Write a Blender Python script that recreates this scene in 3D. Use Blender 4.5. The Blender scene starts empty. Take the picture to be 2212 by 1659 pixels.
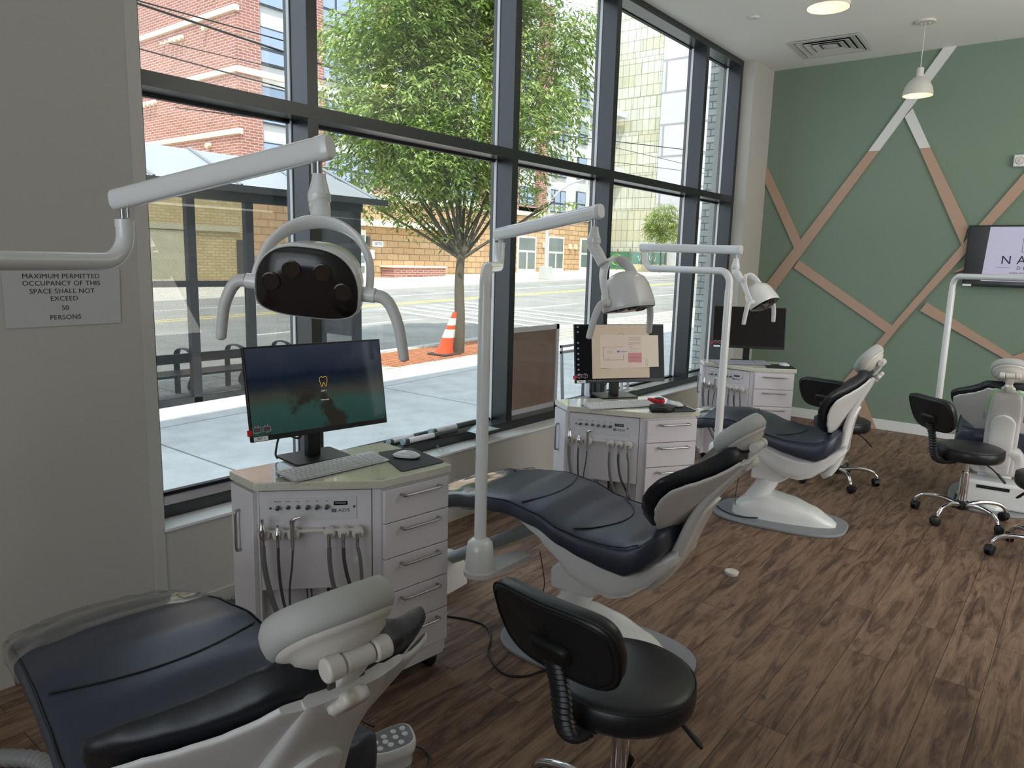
import bpy, math, random
from mathutils import Vector, Matrix
R_ = math.radians
random.seed(7)
SC = bpy.context.scene
COL = SC.collection

# ---------------------------------------------------------------- camera, sky, sun, exposure
F_PX, CX, CY = 1592.84, 1106.0, 829.5
RW = ((0.78360926, 0.62070145, 0.02619597), (0.12279361, -0.11341168, -0.98593079), (-0.60899775, 0.7758012, -0.16508861))
CAM = Vector((0, 0, 1.6))
cd = bpy.data.cameras.new('camera'); cam = bpy.data.objects.new('camera', cd); COL.objects.link(cam)
cd.sensor_width = 36; cd.lens = F_PX / 2212 * 36; cd.clip_start = 0.03; cd.clip_end = 500
rx, ry, rz = (Vector(r) for r in RW)
cam.matrix_world = Matrix(((rx.x, -ry.x, -rz.x, 0), (rx.y, -ry.y, -rz.y, 0), (rx.z, -ry.z, -rz.z, 1.6), (0, 0, 0, 1)))
SC.camera = cam
W = bpy.data.worlds.new('sky'); SC.world = W; W.use_nodes = True
bg = W.node_tree.nodes['Background']; bg.inputs[0].default_value = (0.78, 0.88, 1.0, 1); bg.inputs[1].default_value = 2.15
sd = bpy.data.lights.new('sun', 'SUN'); sd.energy = 5.1; sd.angle = R_(0.6); sd.color = (1, 0.95, 0.86)
so = bpy.data.objects.new('sun', sd); COL.objects.link(so)
so.rotation_euler = Vector((0.42, -0.34, 1.0)).to_track_quat('Z', 'Y').to_euler()
def area(name, loc, target, sx, sy, power, color=(1, 1, 1)):
    a = bpy.data.lights.new(name, 'AREA'); a.shape = 'RECTANGLE'; a.size = sx; a.size_y = sy; a.energy = power; a.color = color
    o = bpy.data.objects.new(name, a); COL.objects.link(o); o.location = loc
    o.rotation_euler = (Vector(loc) - Vector(target)).to_track_quat('Z', 'Y').to_euler()
    return o
# unseen area lamps added to brighten the room, behind and beside the camera
area('fill_back', (-0.9, -3.3, 1.9), (-0.6, 4, 0.6), 3.2, 2.6, 32, (0.92, 0.97, 1.0))  # added fill standing in for daylight from behind the camera
area('fill_up', (2.9, 5.2, 2.2), (2.8, 5.2, 3.6), 3.0, 4.0, 115, (0.98, 0.98, 0.96))  # added unseen fill, aimed up to brighten the ceiling
area('fill_side', (4.9, 4.6, 1.8), (-3, 5.4, 2.2), 7.0, 3.0, 190, (1.0, 0.95, 0.88))  # added fill standing in for side daylight on the far half of the room
SC.view_settings.view_transform = 'Standard'; SC.view_settings.look = 'None'
SC.view_settings.exposure = 0.0; SC.view_settings.gamma = 1.0; SC.view_settings.use_curve_mapping = False

# pixel of the photograph -> point on a plane of the room (used for measuring only)
def ray(px, py):
    c = ((px - CX) / F_PX, (py - CY) / F_PX, 1.0)
    return Vector([sum(RW[i][j] * c[i] for i in range(3)) for j in range(3)])
def onz(px, py, z): d = ray(px, py); return CAM + d * ((z - CAM.z) / d.z)
def onx(px, py, x): d = ray(px, py); return CAM + d * (x / d.x)
def ony(px, py, y): d = ray(px, py); return CAM + d * (y / d.y)
def dp(px, py, d): return CAM + ray(px, py) * d

# ---------------------------------------------------------------- materials
def lin(c):
    return tuple(((v / 255) / 12.92 if v / 255 <= 0.04045 else ((v / 255 + 0.055) / 1.055) ** 2.4) for v in c) + (1,)
MATS = {}
def mat(name, rgb, rough=0.5, metal=0.0, coat=0.0, bump=0.0, bscale=200, var=0.0, vscale=8, spec=0.5, trans=0.0, emit=0):
    if name in MATS: return MATS[name]
    m = bpy.data.materials.new(name); m.use_nodes = True; nt = m.node_tree; p = nt.nodes['Principled BSDF']
    p.inputs['Base Color'].default_value = lin(rgb); p.inputs['Roughness'].default_value = rough
    p.inputs['Metallic'].default_value = metal; p.inputs['Coat Weight'].default_value = coat; p.inputs['Coat Roughness'].default_value = 0.06
    p.inputs['Specular IOR Level'].default_value = spec
    if trans: p.inputs['Transmission Weight'].default_value = trans
    if emit: p.inputs['Emission Color'].default_value = lin(rgb); p.inputs['Emission Strength'].default_value = emit
    if bump or var:
        tc = nt.nodes.new('ShaderNodeTexCoord'); n = nt.nodes.new('ShaderNodeTexNoise'); nt.links.new(tc.outputs['Object'], n.inputs['Vector'])
        n.inputs['Scale'].default_value = bscale if bump else vscale; n.inputs['Detail'].default_value = 4
        if bump:
            b = nt.nodes.new('ShaderNodeBump'); b.inputs['Strength'].default_value = bump; b.inputs['Distance'].default_value = 0.002
            nt.links.new(n.outputs['Fac'], b.inputs['Height']); nt.links.new(b.outputs['Normal'], p.inputs['Normal'])
        if var:
            n2 = nt.nodes.new('ShaderNodeTexNoise'); nt.links.new(tc.outputs['Object'], n2.inputs['Vector']); n2.inputs['Scale'].default_value = vscale; n2.inputs['Detail'].default_value = 5
            mx = nt.nodes.new('ShaderNodeMix'); mx.data_type = 'RGBA'; c = lin(rgb)
            mx.inputs[6].default_value = tuple(v * (1 - var) for v in c[:3]) + (1,); mx.inputs[7].default_value = tuple(min(1, v * (1 + var)) for v in c[:3]) + (1,)
            nt.links.new(n2.outputs['Fac'], mx.inputs[0]); nt.links.new(mx.outputs[2], p.inputs['Base Color'])
    MATS[name] = m; return m
def nodes(name):
    m = bpy.data.materials.new(name); m.use_nodes = True; MATS[name] = m
    return m, m.node_tree, m.node_tree.nodes['Principled BSDF']
def ramp(nt, stops, src, interp='LINEAR'):
    r = nt.nodes.new('ShaderNodeValToRGB'); r.color_ramp.interpolation = interp; e = r.color_ramp.elements
    while len(e) < len(stops): e.new(0.5)
    for i, (p, c) in enumerate(stops): e[i].position = p; e[i].color = c if len(c) == 4 else lin(c)
    nt.links.new(src, r.inputs[0]); return r
def coords(nt, kind='Object', order='xyz', scale=(1, 1, 1), rot=0):
    tc = nt.nodes.new('ShaderNodeTexCoord'); out = tc.outputs[kind]
    if order != 'xyz':
        s = nt.nodes.new('ShaderNodeSeparateXYZ'); c = nt.nodes.new('ShaderNodeCombineXYZ'); nt.links.new(out, s.inputs[0])
        for i, ch in enumerate(order): nt.links.new(s.outputs['xyz'.index(ch)], c.inputs[i])
        out = c.outputs[0]
    mp = nt.nodes.new('ShaderNodeMapping'); mp.inputs['Scale'].default_value = scale; mp.inputs['Rotation'].default_value[2] = rot
    nt.links.new(out, mp.inputs['Vector']); return mp.outputs[0]
def noise(nt, vec, scale, detail=5, rough=0.5, dist=0):
    n = nt.nodes.new('ShaderNodeTexNoise'); n.inputs['Scale'].default_value = scale; n.inputs['Detail'].default_value = detail
    n.inputs['Roughness'].default_value = rough; n.inputs['Distortion'].default_value = dist; nt.links.new(vec, n.inputs['Vector']); return n.outputs['Fac']
def mixc(nt, fac, a, b, mode='MIX'):
    m = nt.nodes.new('ShaderNodeMix'); m.data_type = 'RGBA'; m.blend_type = mode
    for i, v in ((0, fac), (6, a), (7, b)):
        if isinstance(v, (int, float)): m.inputs[i].default_value = v
        elif isinstance(v, tuple): m.inputs[i].default_value = v
        else: nt.links.new(v, m.inputs[i])
    return m.outputs[2]
def bricks(nt, vec, c1, c2, mortar, bw, bh, ms, offset=0.5, bias=0.0, freq=2):
    b = nt.nodes.new('ShaderNodeTexBrick'); nt.links.new(vec, b.inputs['Vector']); b.inputs['Color1'].default_value = lin(c1); b.inputs['Color2'].default_value = lin(c2)
    b.inputs['Mortar'].default_value = lin(mortar); b.inputs['Scale'].default_value = 1; b.inputs['Brick Width'].default_value = bw; b.inputs['Row Height'].default_value = bh
    b.inputs['Mortar Size'].default_value = ms; b.inputs['Mortar Smooth'].default_value = 0.1; b.inputs['Bias'].default_value = bias; b.offset = offset; b.offset_frequency = freq
    return b
def brickmat(name, c1, c2, mortar, order, bw, bh, ms, var=0.15):
    m, nt, p = nodes(name); v = coords(nt, order=order)
    b = bricks(nt, v, c1, c2, mortar, bw, bh, ms)
    c = mixc(nt, var, b.outputs['Color'], ramp(nt, [(0.3, (90, 80, 70)), (0.7, (255, 250, 245))], noise(nt, v, 6)).outputs[0], 'MULTIPLY')
    nt.links.new(c, p.inputs['Base Color']); p.inputs['Roughness'].default_value = 0.85
    bp = nt.nodes.new('ShaderNodeBump'); bp.inputs['Strength'].default_value = 0.4; bp.inputs['Distance'].default_value = 0.01; bp.invert = True
    nt.links.new(b.outputs['Fac'], bp.inputs['Height']); nt.links.new(bp.outputs[0], p.inputs['Normal']); return m
def glassmat(name, tint=(1, 1, 1, 1), refl=0.5, rough=0.0, base=0.04):
    m = bpy.data.materials.new(name); m.use_nodes = True; nt = m.node_tree; nt.nodes.clear()
    o = nt.nodes.new('ShaderNodeOutputMaterial'); t = nt.nodes.new('ShaderNodeBsdfTransparent'); g = nt.nodes.new('ShaderNodeBsdfGlossy'); mx = nt.nodes.new('ShaderNodeMixShader')
    f = nt.nodes.new('ShaderNodeLayerWeight'); f.inputs[0].default_value = 0.5
    pw = nt.nodes.new('ShaderNodeMath'); pw.operation = 'POWER'; pw.inputs[1].default_value = 5; nt.links.new(f.outputs['Facing'], pw.inputs[0])
    sc = nt.nodes.new('ShaderNodeMath'); sc.operation = 'MULTIPLY_ADD'; sc.inputs[1].default_value = 0.95; sc.inputs[2].default_value = base; nt.links.new(pw.outputs[0], sc.inputs[0]); t.inputs[0].default_value = tint; g.inputs['Roughness'].default_value = rough
    ml = nt.nodes.new('ShaderNodeMath'); ml.operation = 'MULTIPLY'; ml.inputs[1].default_value = refl; nt.links.new(sc.outputs[0], ml.inputs[0])
    nt.links.new(ml.outputs[0], mx.inputs[0]); nt.links.new(t.outputs[0], mx.inputs[1]); nt.links.new(g.outputs[0], mx.inputs[2]); nt.links.new(mx.outputs[0], o.inputs[0])
    MATS[name] = m; return m

def floormat():
    m, nt, p = nodes('walnut_plank')
    v = coords(nt, order='yxz')
    b = bricks(nt, v, (255, 255, 255), (120, 120, 120), (20, 20, 20), 1.22, 0.165, 0.0012, offset=0.37)
    vg = coords(nt, order='yxz', scale=(1.1, 8, 1))
    # each plank's own shift of the grain
    add = nt.nodes.new('ShaderNodeVectorMath'); add.operation = 'MULTIPLY_ADD'; nt.links.new(b.outputs['Color'], add.inputs[0]); add.inputs[1].default_value = (7, 3, 5); nt.links.new(vg, add.inputs[2])
    g1 = noise(nt, add.outputs[0], 2.2, 10, 0.66, 1.1)
    vg2 = coords(nt, order='yxz', scale=(2.5, 60, 1)); g2 = noise(nt, vg2, 3, 6, 0.6, 0.3)
    c = ramp(nt, [(0.30, (74, 58, 52)), (0.42, (114, 89, 74)), (0.55, (148, 120, 99)), (0.75, (168, 138, 115))], g1).outputs[0]
    c = mixc(nt, 0.35, c, ramp(nt, [(0.35, (110, 100, 95)), (0.65, (255, 255, 255))], g2).outputs[0], 'MULTIPLY')
    v3 = coords(nt, order='yxz', scale=(1.6, 3.6, 1)); k = noise(nt, v3, 2.3, 8, 0.7, 1.6)
    c = mixc(nt, ramp(nt, [(0.30, (225, 225, 225)), (0.40, (0, 0, 0))], k).outputs[0], c, lin((66, 54, 52)))
    c = mixc(nt, 0.16, c, b.outputs['Color'], 'MULTIPLY')
    c = mixc(nt, b.outputs['Fac'], c, lin((40, 30, 26)))
    nt.links.new(c, p.inputs['Base Color'])
    
    p.inputs['Roughness'].default_value = 0.58; p.inputs['Specular IOR Level'].default_value = 0.28
    bp = nt.nodes.new('ShaderNodeBump'); bp.inputs['Strength'].default_value = 0.1; bp.inputs['Distance'].default_value = 0.001
    nt.links.new(g2, bp.inputs['Height']); nt.links.new(bp.outputs[0], p.inputs['Normal']); return m
def quartzmat():
    m, nt, p = nodes('speckled_quartz'); v = coords(nt)
    vo = nt.nodes.new('ShaderNodeTexVoronoi'); vo.inputs['Scale'].default_value = 130; nt.links.new(v, vo.inputs['Vector'])
    c = ramp(nt, [(0.10, (105, 96, 78)), (0.20, (214, 210, 194))], vo.outputs['Distance']).outputs[0]
    k = ramp(nt, [(0.52, (0, 0, 0)), (0.56, (255, 255, 255))], noise(nt, v, 60, 2)).outputs[0]
    c = mixc(nt, k, lin((216, 213, 198)), c)
    nt.links.new(c, p.inputs['Base Color']); p.inputs['Roughness'].default_value = 0.05; p.inputs['Coat Weight'].default_value = 0.4; p.inputs['Coat Roughness'].default_value = 0.03; return m
def perfmat():
    m = bpy.data.materials.new('perforated_sheet'); m.use_nodes = True; nt = m.node_tree; p = nt.nodes['Principled BSDF']; MATS['perforated_sheet'] = m
    p.inputs['Base Color'].default_value = lin((60, 64, 68)); p.inputs['Roughness'].default_value = 0.5; p.inputs['Metallic'].default_value = 0.3
    v = coords(nt, order='yzx', rot=R_(45)); vo = nt.nodes.new('ShaderNodeTexVoronoi'); vo.inputs['Scale'].default_value = 95; vo.inputs['Randomness'].default_value = 0; nt.links.new(v, vo.inputs['Vector'])
    r = ramp(nt, [(0.52, (0, 0, 0)), (0.58, (255, 255, 255))], vo.outputs['Distance'])
    t = nt.nodes.new('ShaderNodeBsdfTransparent'); mx = nt.nodes.new('ShaderNodeMixShader'); nt.links.new(r.outputs[0], mx.inputs[0]); nt.links.new(t.outputs[0], mx.inputs[1]); nt.links.new(p.outputs[0], mx.inputs[2])
    nt.links.new(mx.outputs[0], nt.nodes['Material Output'].inputs[0]); return m
def leafmat(name, c1, c2, c3):
    m, nt, p = nodes(name); gi = nt.nodes.new('ShaderNodeNewGeometry')
    c = ramp(nt, [(0.0, c1), (0.5, c2), (1.0, c3)], gi.outputs['Random Per Island']).outputs[0]
    nt.links.new(c, p.inputs['Base Color']); p.inputs['Roughness'].default_value = 0.5
    tr = nt.nodes.new('ShaderNodeBsdfTranslucent'); nt.links.new(c, tr.inputs[0]); mx = nt.nodes.new('ShaderNodeMixShader'); mx.inputs[0].default_value = 0.35
    nt.links.new(p.outputs[0], mx.inputs[1]); nt.links.new(tr.outputs[0], mx.inputs[2]); nt.links.new(mx.outputs[0], nt.nodes['Material Output'].inputs[0]); return m
def groundmat(name, base, joint, jw, jh, var=0.12, vs=1.5, rough=0.9, speck=0):
    m, nt, p = nodes(name); v = coords(nt, order='yxz')
    c = ramp(nt, [(0.3, tuple(x * (1 - var) for x in base)), (0.7, tuple(min(255, x * (1 + var)) for x in base))], noise(nt, v, vs, 8, 0.6)).outputs[0]
    if jw:
        b = bricks(nt, v, (255, 255, 255), (246, 246, 246), joint, jw, jh, 0.012, offset=0.0); c = mixc(nt, 1.0, c, b.outputs['Color'], 'MULTIPLY')
    if speck: c = mixc(nt, speck, c, ramp(nt, [(0.4, (80, 80, 80)), (0.6, (255, 255, 255))], noise(nt, v, 60, 2)).outputs[0], 'MULTIPLY')
    nt.links.new(c, p.inputs['Base Color']); p.inputs['Roughness'].default_value = rough; return m
def blockwallmat():
    m, nt, p = nodes('pieced_panel_wall'); v = coords(nt, order='xzy')
    b = bricks(nt, v, (230, 229, 214), (216, 217, 204), (182, 180, 166), 0.55, 2.9, 0.03, offset=0.4)
    b2 = bricks(nt, v, (255, 255, 255), (236, 232, 214), (190, 186, 168), 2.1, 0.85, 0.025, offset=0.3)
    c = mixc(nt, 1.0, b.outputs['Color'], b2.outputs['Color'], 'MULTIPLY')
    vs = coords(nt, order='xzy', scale=(3, 0.4, 1)); c = mixc(nt, 0.2, c, ramp(nt, [(0.35, (150, 150, 120)), (0.6, (255, 255, 255))], noise(nt, vs, 2, 6, 0.7)).outputs[0], 'MULTIPLY')
    nt.links.new(c, p.inputs['Base Color']); p.inputs['Roughness'].default_value = 0.9; return m
def screenmat():  # dark blue sky over a dark sea, island and shore: the picture the screen itself shows
    m, nt, p = nodes('island_screen'); v = coords(nt)
    s = nt.nodes.new('ShaderNodeSeparateXYZ'); nt.links.new(v, s.inputs[0])
    nz = noise(nt, v, 9, 6, 0.6, 0.4); n2 = noise(nt, v, 5, 4, 0.6)
    ma = nt.nodes.new('ShaderNodeMath'); ma.operation = 'MULTIPLY_ADD'; nt.links.new(nz, ma.inputs[0]); ma.inputs[1].default_value = 0.05; nt.links.new(s.outputs[2], ma.inputs[2])
    mr = nt.nodes.new('ShaderNodeMapRange'); mr.inputs[1].default_value = -0.14; mr.inputs[2].default_value = 0.2; nt.links.new(ma.outputs[0], mr.inputs[0])
    c = ramp(nt, [(0.0, (34, 62, 58)), (0.30, (44, 72, 66)), (0.42, (58, 60, 52)), (0.52, (30, 38, 44)), (0.62, (18, 27, 42)), (0.68, (30, 38, 52)), (1.0, (48, 54, 66))], mr.outputs[0]).outputs[0]
    isl = ramp(nt, [(0.53, (0, 0, 0)), (0.60, (255, 255, 255))], n2).outputs[0]
    lo = ramp(nt, [(0.40, (255, 255, 255)), (0.58, (0, 0, 0))], mr.outputs[0]).outputs[0]
    c = mixc(nt, mixc(nt, 1.0, isl, lo, 'MULTIPLY'), c, lin((40, 38, 32)))
    hi = ramp(nt, [(0.66, (0, 0, 0)), (0.8, (90, 90, 90))], mr.outputs[0]).outputs[0]
    c = mixc(nt, mixc(nt, 1.0, ramp(nt, [(0.5, (0, 0, 0)), (0.66, (255, 255, 255))], noise(nt, v, 7, 5)).outputs[0], hi, 'MULTIPLY'), c, lin((96, 98, 100)))
    p.inputs['Base Color'].default_value = (0.004, 0.004, 0.005, 1); nt.links.new(c, p.inputs['Emission Color']); p.inputs['Emission Strength'].default_value = 0.85
    p.inputs['Roughness'].default_value = 0.05; p.inputs['Specular IOR Level'].default_value = 0.08; return m
WHITE = mat('white_plastic', (232, 232, 230), 0.22, coat=0.5)
PEARL = mat('pearl_shell', (214, 212, 210), 0.35)
IVORY = mat('headrest_plastic', (212, 207, 199), 0.32)
GREYPAD = mat('grey_cushion', (182, 182, 178), 0.6)
SKYV = mat('sky_sheen_vinyl', (47, 53, 68), 0.36, bump=0.06, bscale=350, spec=0.6)  # near-black vinyl with the sky's navy reflection put into its colour
BLACKV = mat('black_vinyl', (22, 24, 28), 0.36, bump=0.06, bscale=350, spec=0.6)
BLACKP = mat('black_plastic', (16, 16, 17), 0.4)
BLACKM = mat('black_moulded', (9, 9, 10), 0.5)
CHROME = mat('chrome', (225, 225, 228), 0.08, metal=1)
STEEL = mat('brushed_steel', (170, 170, 172), 0.32, metal=1)
LAMIN = mat('white_laminate', (222, 216, 220), 0.4)
WALLP = mat('wall_paint', (190, 186, 178), 0.8, bump=0.1, bscale=150)
CEILP = mat('ceiling_paint', (240, 240, 234), 0.9)
GREEN = mat('green_paint', (122, 141, 122), 0.7, bump=0.1, bscale=120)
BEIGE = mat('beige_strip', (184, 153, 132), 0.6)
STRIPW = mat('white_strip', (226, 225, 220), 0.6)
FRAME = mat('black_aluminium', (16, 19, 22), 0.28, spec=0.75)
SILLW = mat('sill_white', (225, 226, 224), 0.35)
QUARTZ = quartzmat(); FLOORM = floormat()
GREYB = mat('grey_base_plate', (140, 143, 146), 0.55, bump=0.3, bscale=400)
HOSE = mat('grey_hose', (112, 112, 112), 0.5)
HOSED = mat('dark_grey_hose', (70, 70, 72), 0.5)
GLASS = glassmat('window_glass', (0.96, 0.985, 0.98, 1), 0.9)
FILM = glassmat('clear_plastic', (0.90, 0.91, 0.92, 1), 1.6, 0.12)
DARKLENS = mat('dark_lens', (24, 21, 21), 0.18)
PAPER = mat('white_paper', (238, 238, 238), 0.7)
INK = mat('dark_print', (60, 60, 64), 0.7)
REDP = mat('red_plastic', (200, 30, 40), 0.35)

# ---------------------------------------------------------------- mesh builder
class MB:
    def __init__(s): s.v = []; s.f = []; s.mi = []; s.M = None; s.cur = 0
    def add(s, vs, fs):
        o = len(s.v)
        for p in vs:
            p = Vector(p)
            if s.M: p = s.M @ p
            s.v.append(tuple(p))
        for f in fs: s.f.append([i + o for i in f]); s.mi.append(s.cur)
    def box(s, c, d, rot=None):
        hx, hy, hz = d[0] / 2, d[1] / 2, d[2] / 2; c = Vector(c); vs = []
        for x in (-hx, hx):
            for y in (-hy, hy):
                for z in (-hz, hz):
                    p = Vector((x, y, z)); vs.append(c + (rot @ p if rot else p))
        s.add(vs, [(0, 1, 3, 2), (4, 6, 7, 5), (0, 4, 5, 1), (2, 3, 7, 6), (0, 2, 6, 4), (1, 5, 7, 3)])
    def bx(s, x0, x1, y0, y1, z0, z1): s.box(((x0 + x1) / 2, (y0 + y1) / 2, (z0 + z1) / 2), (abs(x1 - x0), abs(y1 - y0), abs(z1 - z0)))
    def prism(s, poly, z0, z1, f=lambda a, b, h: (a, b, h)):
        n = len(poly); vs = [f(a, b, z0) for a, b in poly] + [f(a, b, z1) for a, b in poly]
        s.add(vs, [tuple(range(n))[::-1], tuple(range(n, 2 * n))] + [(i, (i + 1) % n, n + (i + 1) % n, n + i) for i in range(n)])
    def loft(s, rings, cap=True, closed=True):
        n = len(rings[0]); vs = [p for r in rings for p in r]; fs = []
        for k in range(len(rings) - 1):
            for i in range(n if closed else n - 1):
                j = (i + 1) % n; fs.append((k * n + i, k * n + j, (k + 1) * n + j, (k + 1) * n + i))
        if cap and closed: fs.append(tuple(range(n))[::-1]); fs.append(tuple((len(rings) - 1) * n + i for i in range(n)))
        s.add(vs, fs)
    def tube(s, path, r, n=12, cap=True, sq=None):
        P = [Vector(p) for p in path]; rings = []; up = None
        for i, p in enumerate(P):
            t = ((P[i + 1] - P[i]) if i == 0 else (P[i] - P[i - 1]) if i == len(P) - 1 else (P[i + 1] - P[i]).normalized() + (P[i] - P[i - 1]).normalized()).normalized()
            if up is None:
                up = Vector((0, 0, 1)) if abs(t.z) < 0.9 else Vector((1, 0, 0))
            a = t.cross(up)
            if a.length < 1e-5: a = t.cross(Vector((0, 1, 0)))
            a.normalize(); b = a.cross(t).normalized(); up = b
            rr = r[i] if isinstance(r, (list, tuple)) else r
            ra, rb = (rr, rr) if sq is None else (rr * sq[0], rr * sq[1])
            rings.append([p + a * ra * math.cos(2 * math.pi * k / n) + b * rb * math.sin(2 * math.pi * k / n) for k in range(n)])
        s.loft(rings, cap)
    def cyl(s, p0, p1, r0, r1=None, n=20): s.tube([p0, p1], [r0, r0 if r1 is None else r1], n)
    def lathe(s, prof, c=(0, 0, 0), n=32, axis=(0, 0, 1), cap=True):
        q = Vector((0, 0, 1)).rotation_difference(Vector(axis)); c = Vector(c)
        s.loft([[c + q @ Vector((max(r, 1e-4) * math.cos(2 * math.pi * k / n), max(r, 1e-4) * math.sin(2 * math.pi * k / n), z)) for k in range(n)] for r, z in prof], cap)
    def ell(s, c, ax, n=24, m=12, rot=None, e=1.0):
        c = Vector(c); rings = []
        sg = lambda v: math.copysign(abs(v) ** e, v)
        for j in range(m + 1):
            th = math.pi * j / m; rr = max(math.sin(th), 1e-3) ** e; rings.append([])
            for k in range(n):
                ph = 2 * math.pi * k / n; p = Vector((ax[0] * rr * sg(math.cos(ph)), ax[1] * rr * sg(math.sin(ph)), ax[2] * sg(math.cos(th)))); rings[-1].append(c + (rot @ p if rot else p))
        s.loft(rings)
    def build(s, name, m, parent=None, bevel=0, seg=2, smooth=True, angle=38, sub=0):
        me = bpy.data.meshes.new(name); me.from_pydata(s.v, [], s.f); me.validate(clean_customdata=False)
        for x in (m if isinstance(m, (list, tuple)) else [m]): me.materials.append(x)
        if len(me.polygons) == len(s.mi):
            for p, i in zip(me.polygons, s.mi): p.material_index = i
        import bmesh
        b = bmesh.new(); b.from_mesh(me); bmesh.ops.recalc_face_normals(b, faces=b.faces); b.to_mesh(me); b.free()
        if smooth:
            for p in me.polygons: p.use_smooth = True
            me.set_sharp_from_angle(angle=R_(angle))
        o = bpy.data.objects.new(name, me); COL.objects.link(o); o.parent = parent
        if bevel:
            md = o.modifiers.new('bevel', 'BEVEL'); md.width = bevel; md.segments = seg; md.limit_method = 'ANGLE'; md.angle_limit = R_(40)
        if sub:
            md = o.modifiers.new('sub', 'SUBSURF'); md.levels = sub; md.render_levels = sub
        return o
def tag(o, label=None, cat=None, group=None, kind=None):
    if label: o['label'] = label
    if cat: o['category'] = cat
    if group: o['group'] = group
    if kind: o['kind'] = kind
    return o
def empty(name, loc, rz=0, label=None, cat=None, group=None):
    o = bpy.data.objects.new(name, None); COL.objects.link(o); o.location = loc; o.rotation_euler.z = R_(rz); o.empty_display_size = 0.1
    return tag(o, label, cat, group)
def copy_tree(o, parent=None):
    c = o.copy(); COL.objects.link(c)
    if parent: c.parent = parent
    for ch in o.children: copy_tree(ch, c)
    return c
def struct(name, mb, m, **k): return tag(mb.build(name, m, **k), kind='structure')
def text(name, body, size, m, loc, rotm, parent=None, ext=0.0004, align='CENTER', space=1.0, sx=1.0):
    cu = bpy.data.curves.new(name, 'FONT'); cu.body = body; cu.size = size; cu.align_x = align; cu.align_y = 'CENTER'; cu.extrude = ext; cu.space_character = space; cu.resolution_u = 3
    t = bpy.data.objects.new(name, cu); COL.objects.link(t); bpy.context.view_layer.update()
    me = bpy.data.meshes.new_from_object(t.evaluated_get(bpy.context.evaluated_depsgraph_get()))
    bpy.data.objects.remove(t); me.transform(Matrix.Translation(Vector(loc)) @ rotm.to_4x4() @ Matrix.Diagonal((sx, 1, 1, 1)))
    me.materials.clear(); me.materials.append(m); o = bpy.data.objects.new(name, me); COL.objects.link(o); o.parent = parent; return o
def frame3(x, y, z): return Matrix((Vector(x), Vector(y), Vector(z))).transposed()
def arc(c, r, a0, a1, n, u, v): return [Vector(c) + Vector(u) * r * math.cos(R_(a0 + (a1 - a0) * i / n)) + Vector(v) * r * math.sin(R_(a0 + (a1 - a0) * i / n)) for i in range(n + 1)]
def smooth_path(pts, n=8):
    P = [Vector(p) for p in pts]; P = [2 * P[0] - P[1]] + P + [2 * P[-1] - P[-2]]; out = []
    for i in range(1, len(P) - 2):
        for k in range(n):
            t = k / n; a, b, c, d = P[i - 1:i + 3]
            out.append(0.5 * ((2 * b) + (c - a) * t + (2 * a - 5 * b + 4 * c - d) * t * t + (3 * b - a - 3 * c + d) * t ** 3))
    return out + [P[-2]]
def interp(tab, x):
    if x <= tab[0][0]: return tab[0][1:]
    for a, b in zip(tab, tab[1:]):
        if x <= b[0]:
            t = (x - a[0]) / (b[0] - a[0]); t = t * t * (3 - 2 * t) * 0.5 + t * 0.5
            return tuple(p + (q - p) * t for p, q in zip(a[1:], b[1:]))
    return tab[-1][1:]
def roundrect(w, h, r, n=6, cx=0, cy=0):
    pts = []
    for (sx, sy, a) in ((1, 1, 0), (-1, 1, 90), (-1, -1, 180), (1, -1, 270)):
        for i in range(n + 1):
            t = R_(a + 90 * i / n); pts.append((cx + sx * (w / 2 - r) + r * math.cos(t), cy + sy * (h / 2 - r) + r * math.sin(t)))
    return pts

# ================================================================= ROOM SHELL
XW, YG, ZC = -2.97, 8.12, 3.64
XF, XGL = -3.09, -3.24
b = MB(); b.bx(-3.35, 5.2, -3.6, 8.3, -0.1, 0); struct('floor', b, FLOORM, smooth=False)
b = MB(); b.bx(-3.35, 5.2, -3.6, 8.3, ZC, ZC + 0.12); struct('ceiling', b, CEILP, smooth=False)
b = MB(); b.bx(-3.35, XW, -3.6, 1.436, 0, ZC); b.bx(-3.35, XW, 1.436, 7.58, 0, 0.43); b.bx(-3.35, XW, 7.58, YG, 0, ZC)
struct('wall_left', b, WALLP, smooth=False)
b = MB(); b.bx(-3.3, XW + 0.012, 1.436, 7.58, 0.43, 0.445); struct('trim_1', b, SILLW, bevel=0.003)
b = MB(); b.bx(XW, 5.2, YG, YG + 0.15, 0, ZC); struct('wall_back', b, GREEN, smooth=False)
b = MB(); b.bx(5.0, 5.2, -3.6, YG, 0, 0.7); b.bx(5.0, 5.2, -3.6, YG, 3.3, ZC); b.bx(5.0, 5.2, -3.6, -0.3, 0.7, 3.3); b.bx(5.0, 5.2, 5.2, YG, 0.7, 3.3)
struct('wall_right', b, WALLP, smooth=False)
b = MB(); b.bx(-2.97, 5.2, -3.6, -3.45, 0, 0.5); b.bx(-2.97, 5.2, -3.6, -3.45, 3.3, ZC); b.bx(-2.97, -1.8, -3.6, -3.45, 0.5, 3.3); b.bx(3.9, 5.2, -3.6, -3.45, 0.5, 3.3)
struct('wall_front', b, WALLP, smooth=False)
b = MB(); b.bx(1.0, 1.12, -3.45, 3.3, 0, ZC); struct('light_blocker', b, WALLP, smooth=False)  # unseen panel added to keep the side fill off the near wall and cabinets
b = MB(); b.bx(XW, 5.0, YG - 0.014, YG, 0, 0.105); struct('baseboard_back', b, SILLW, bevel=0.004)
b = MB(); b.bx(XW, XW + 0.014, 1.44, YG - 0.014, 0, 0.1); struct('baseboard_left', b, WALLP, bevel=0.004)
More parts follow.
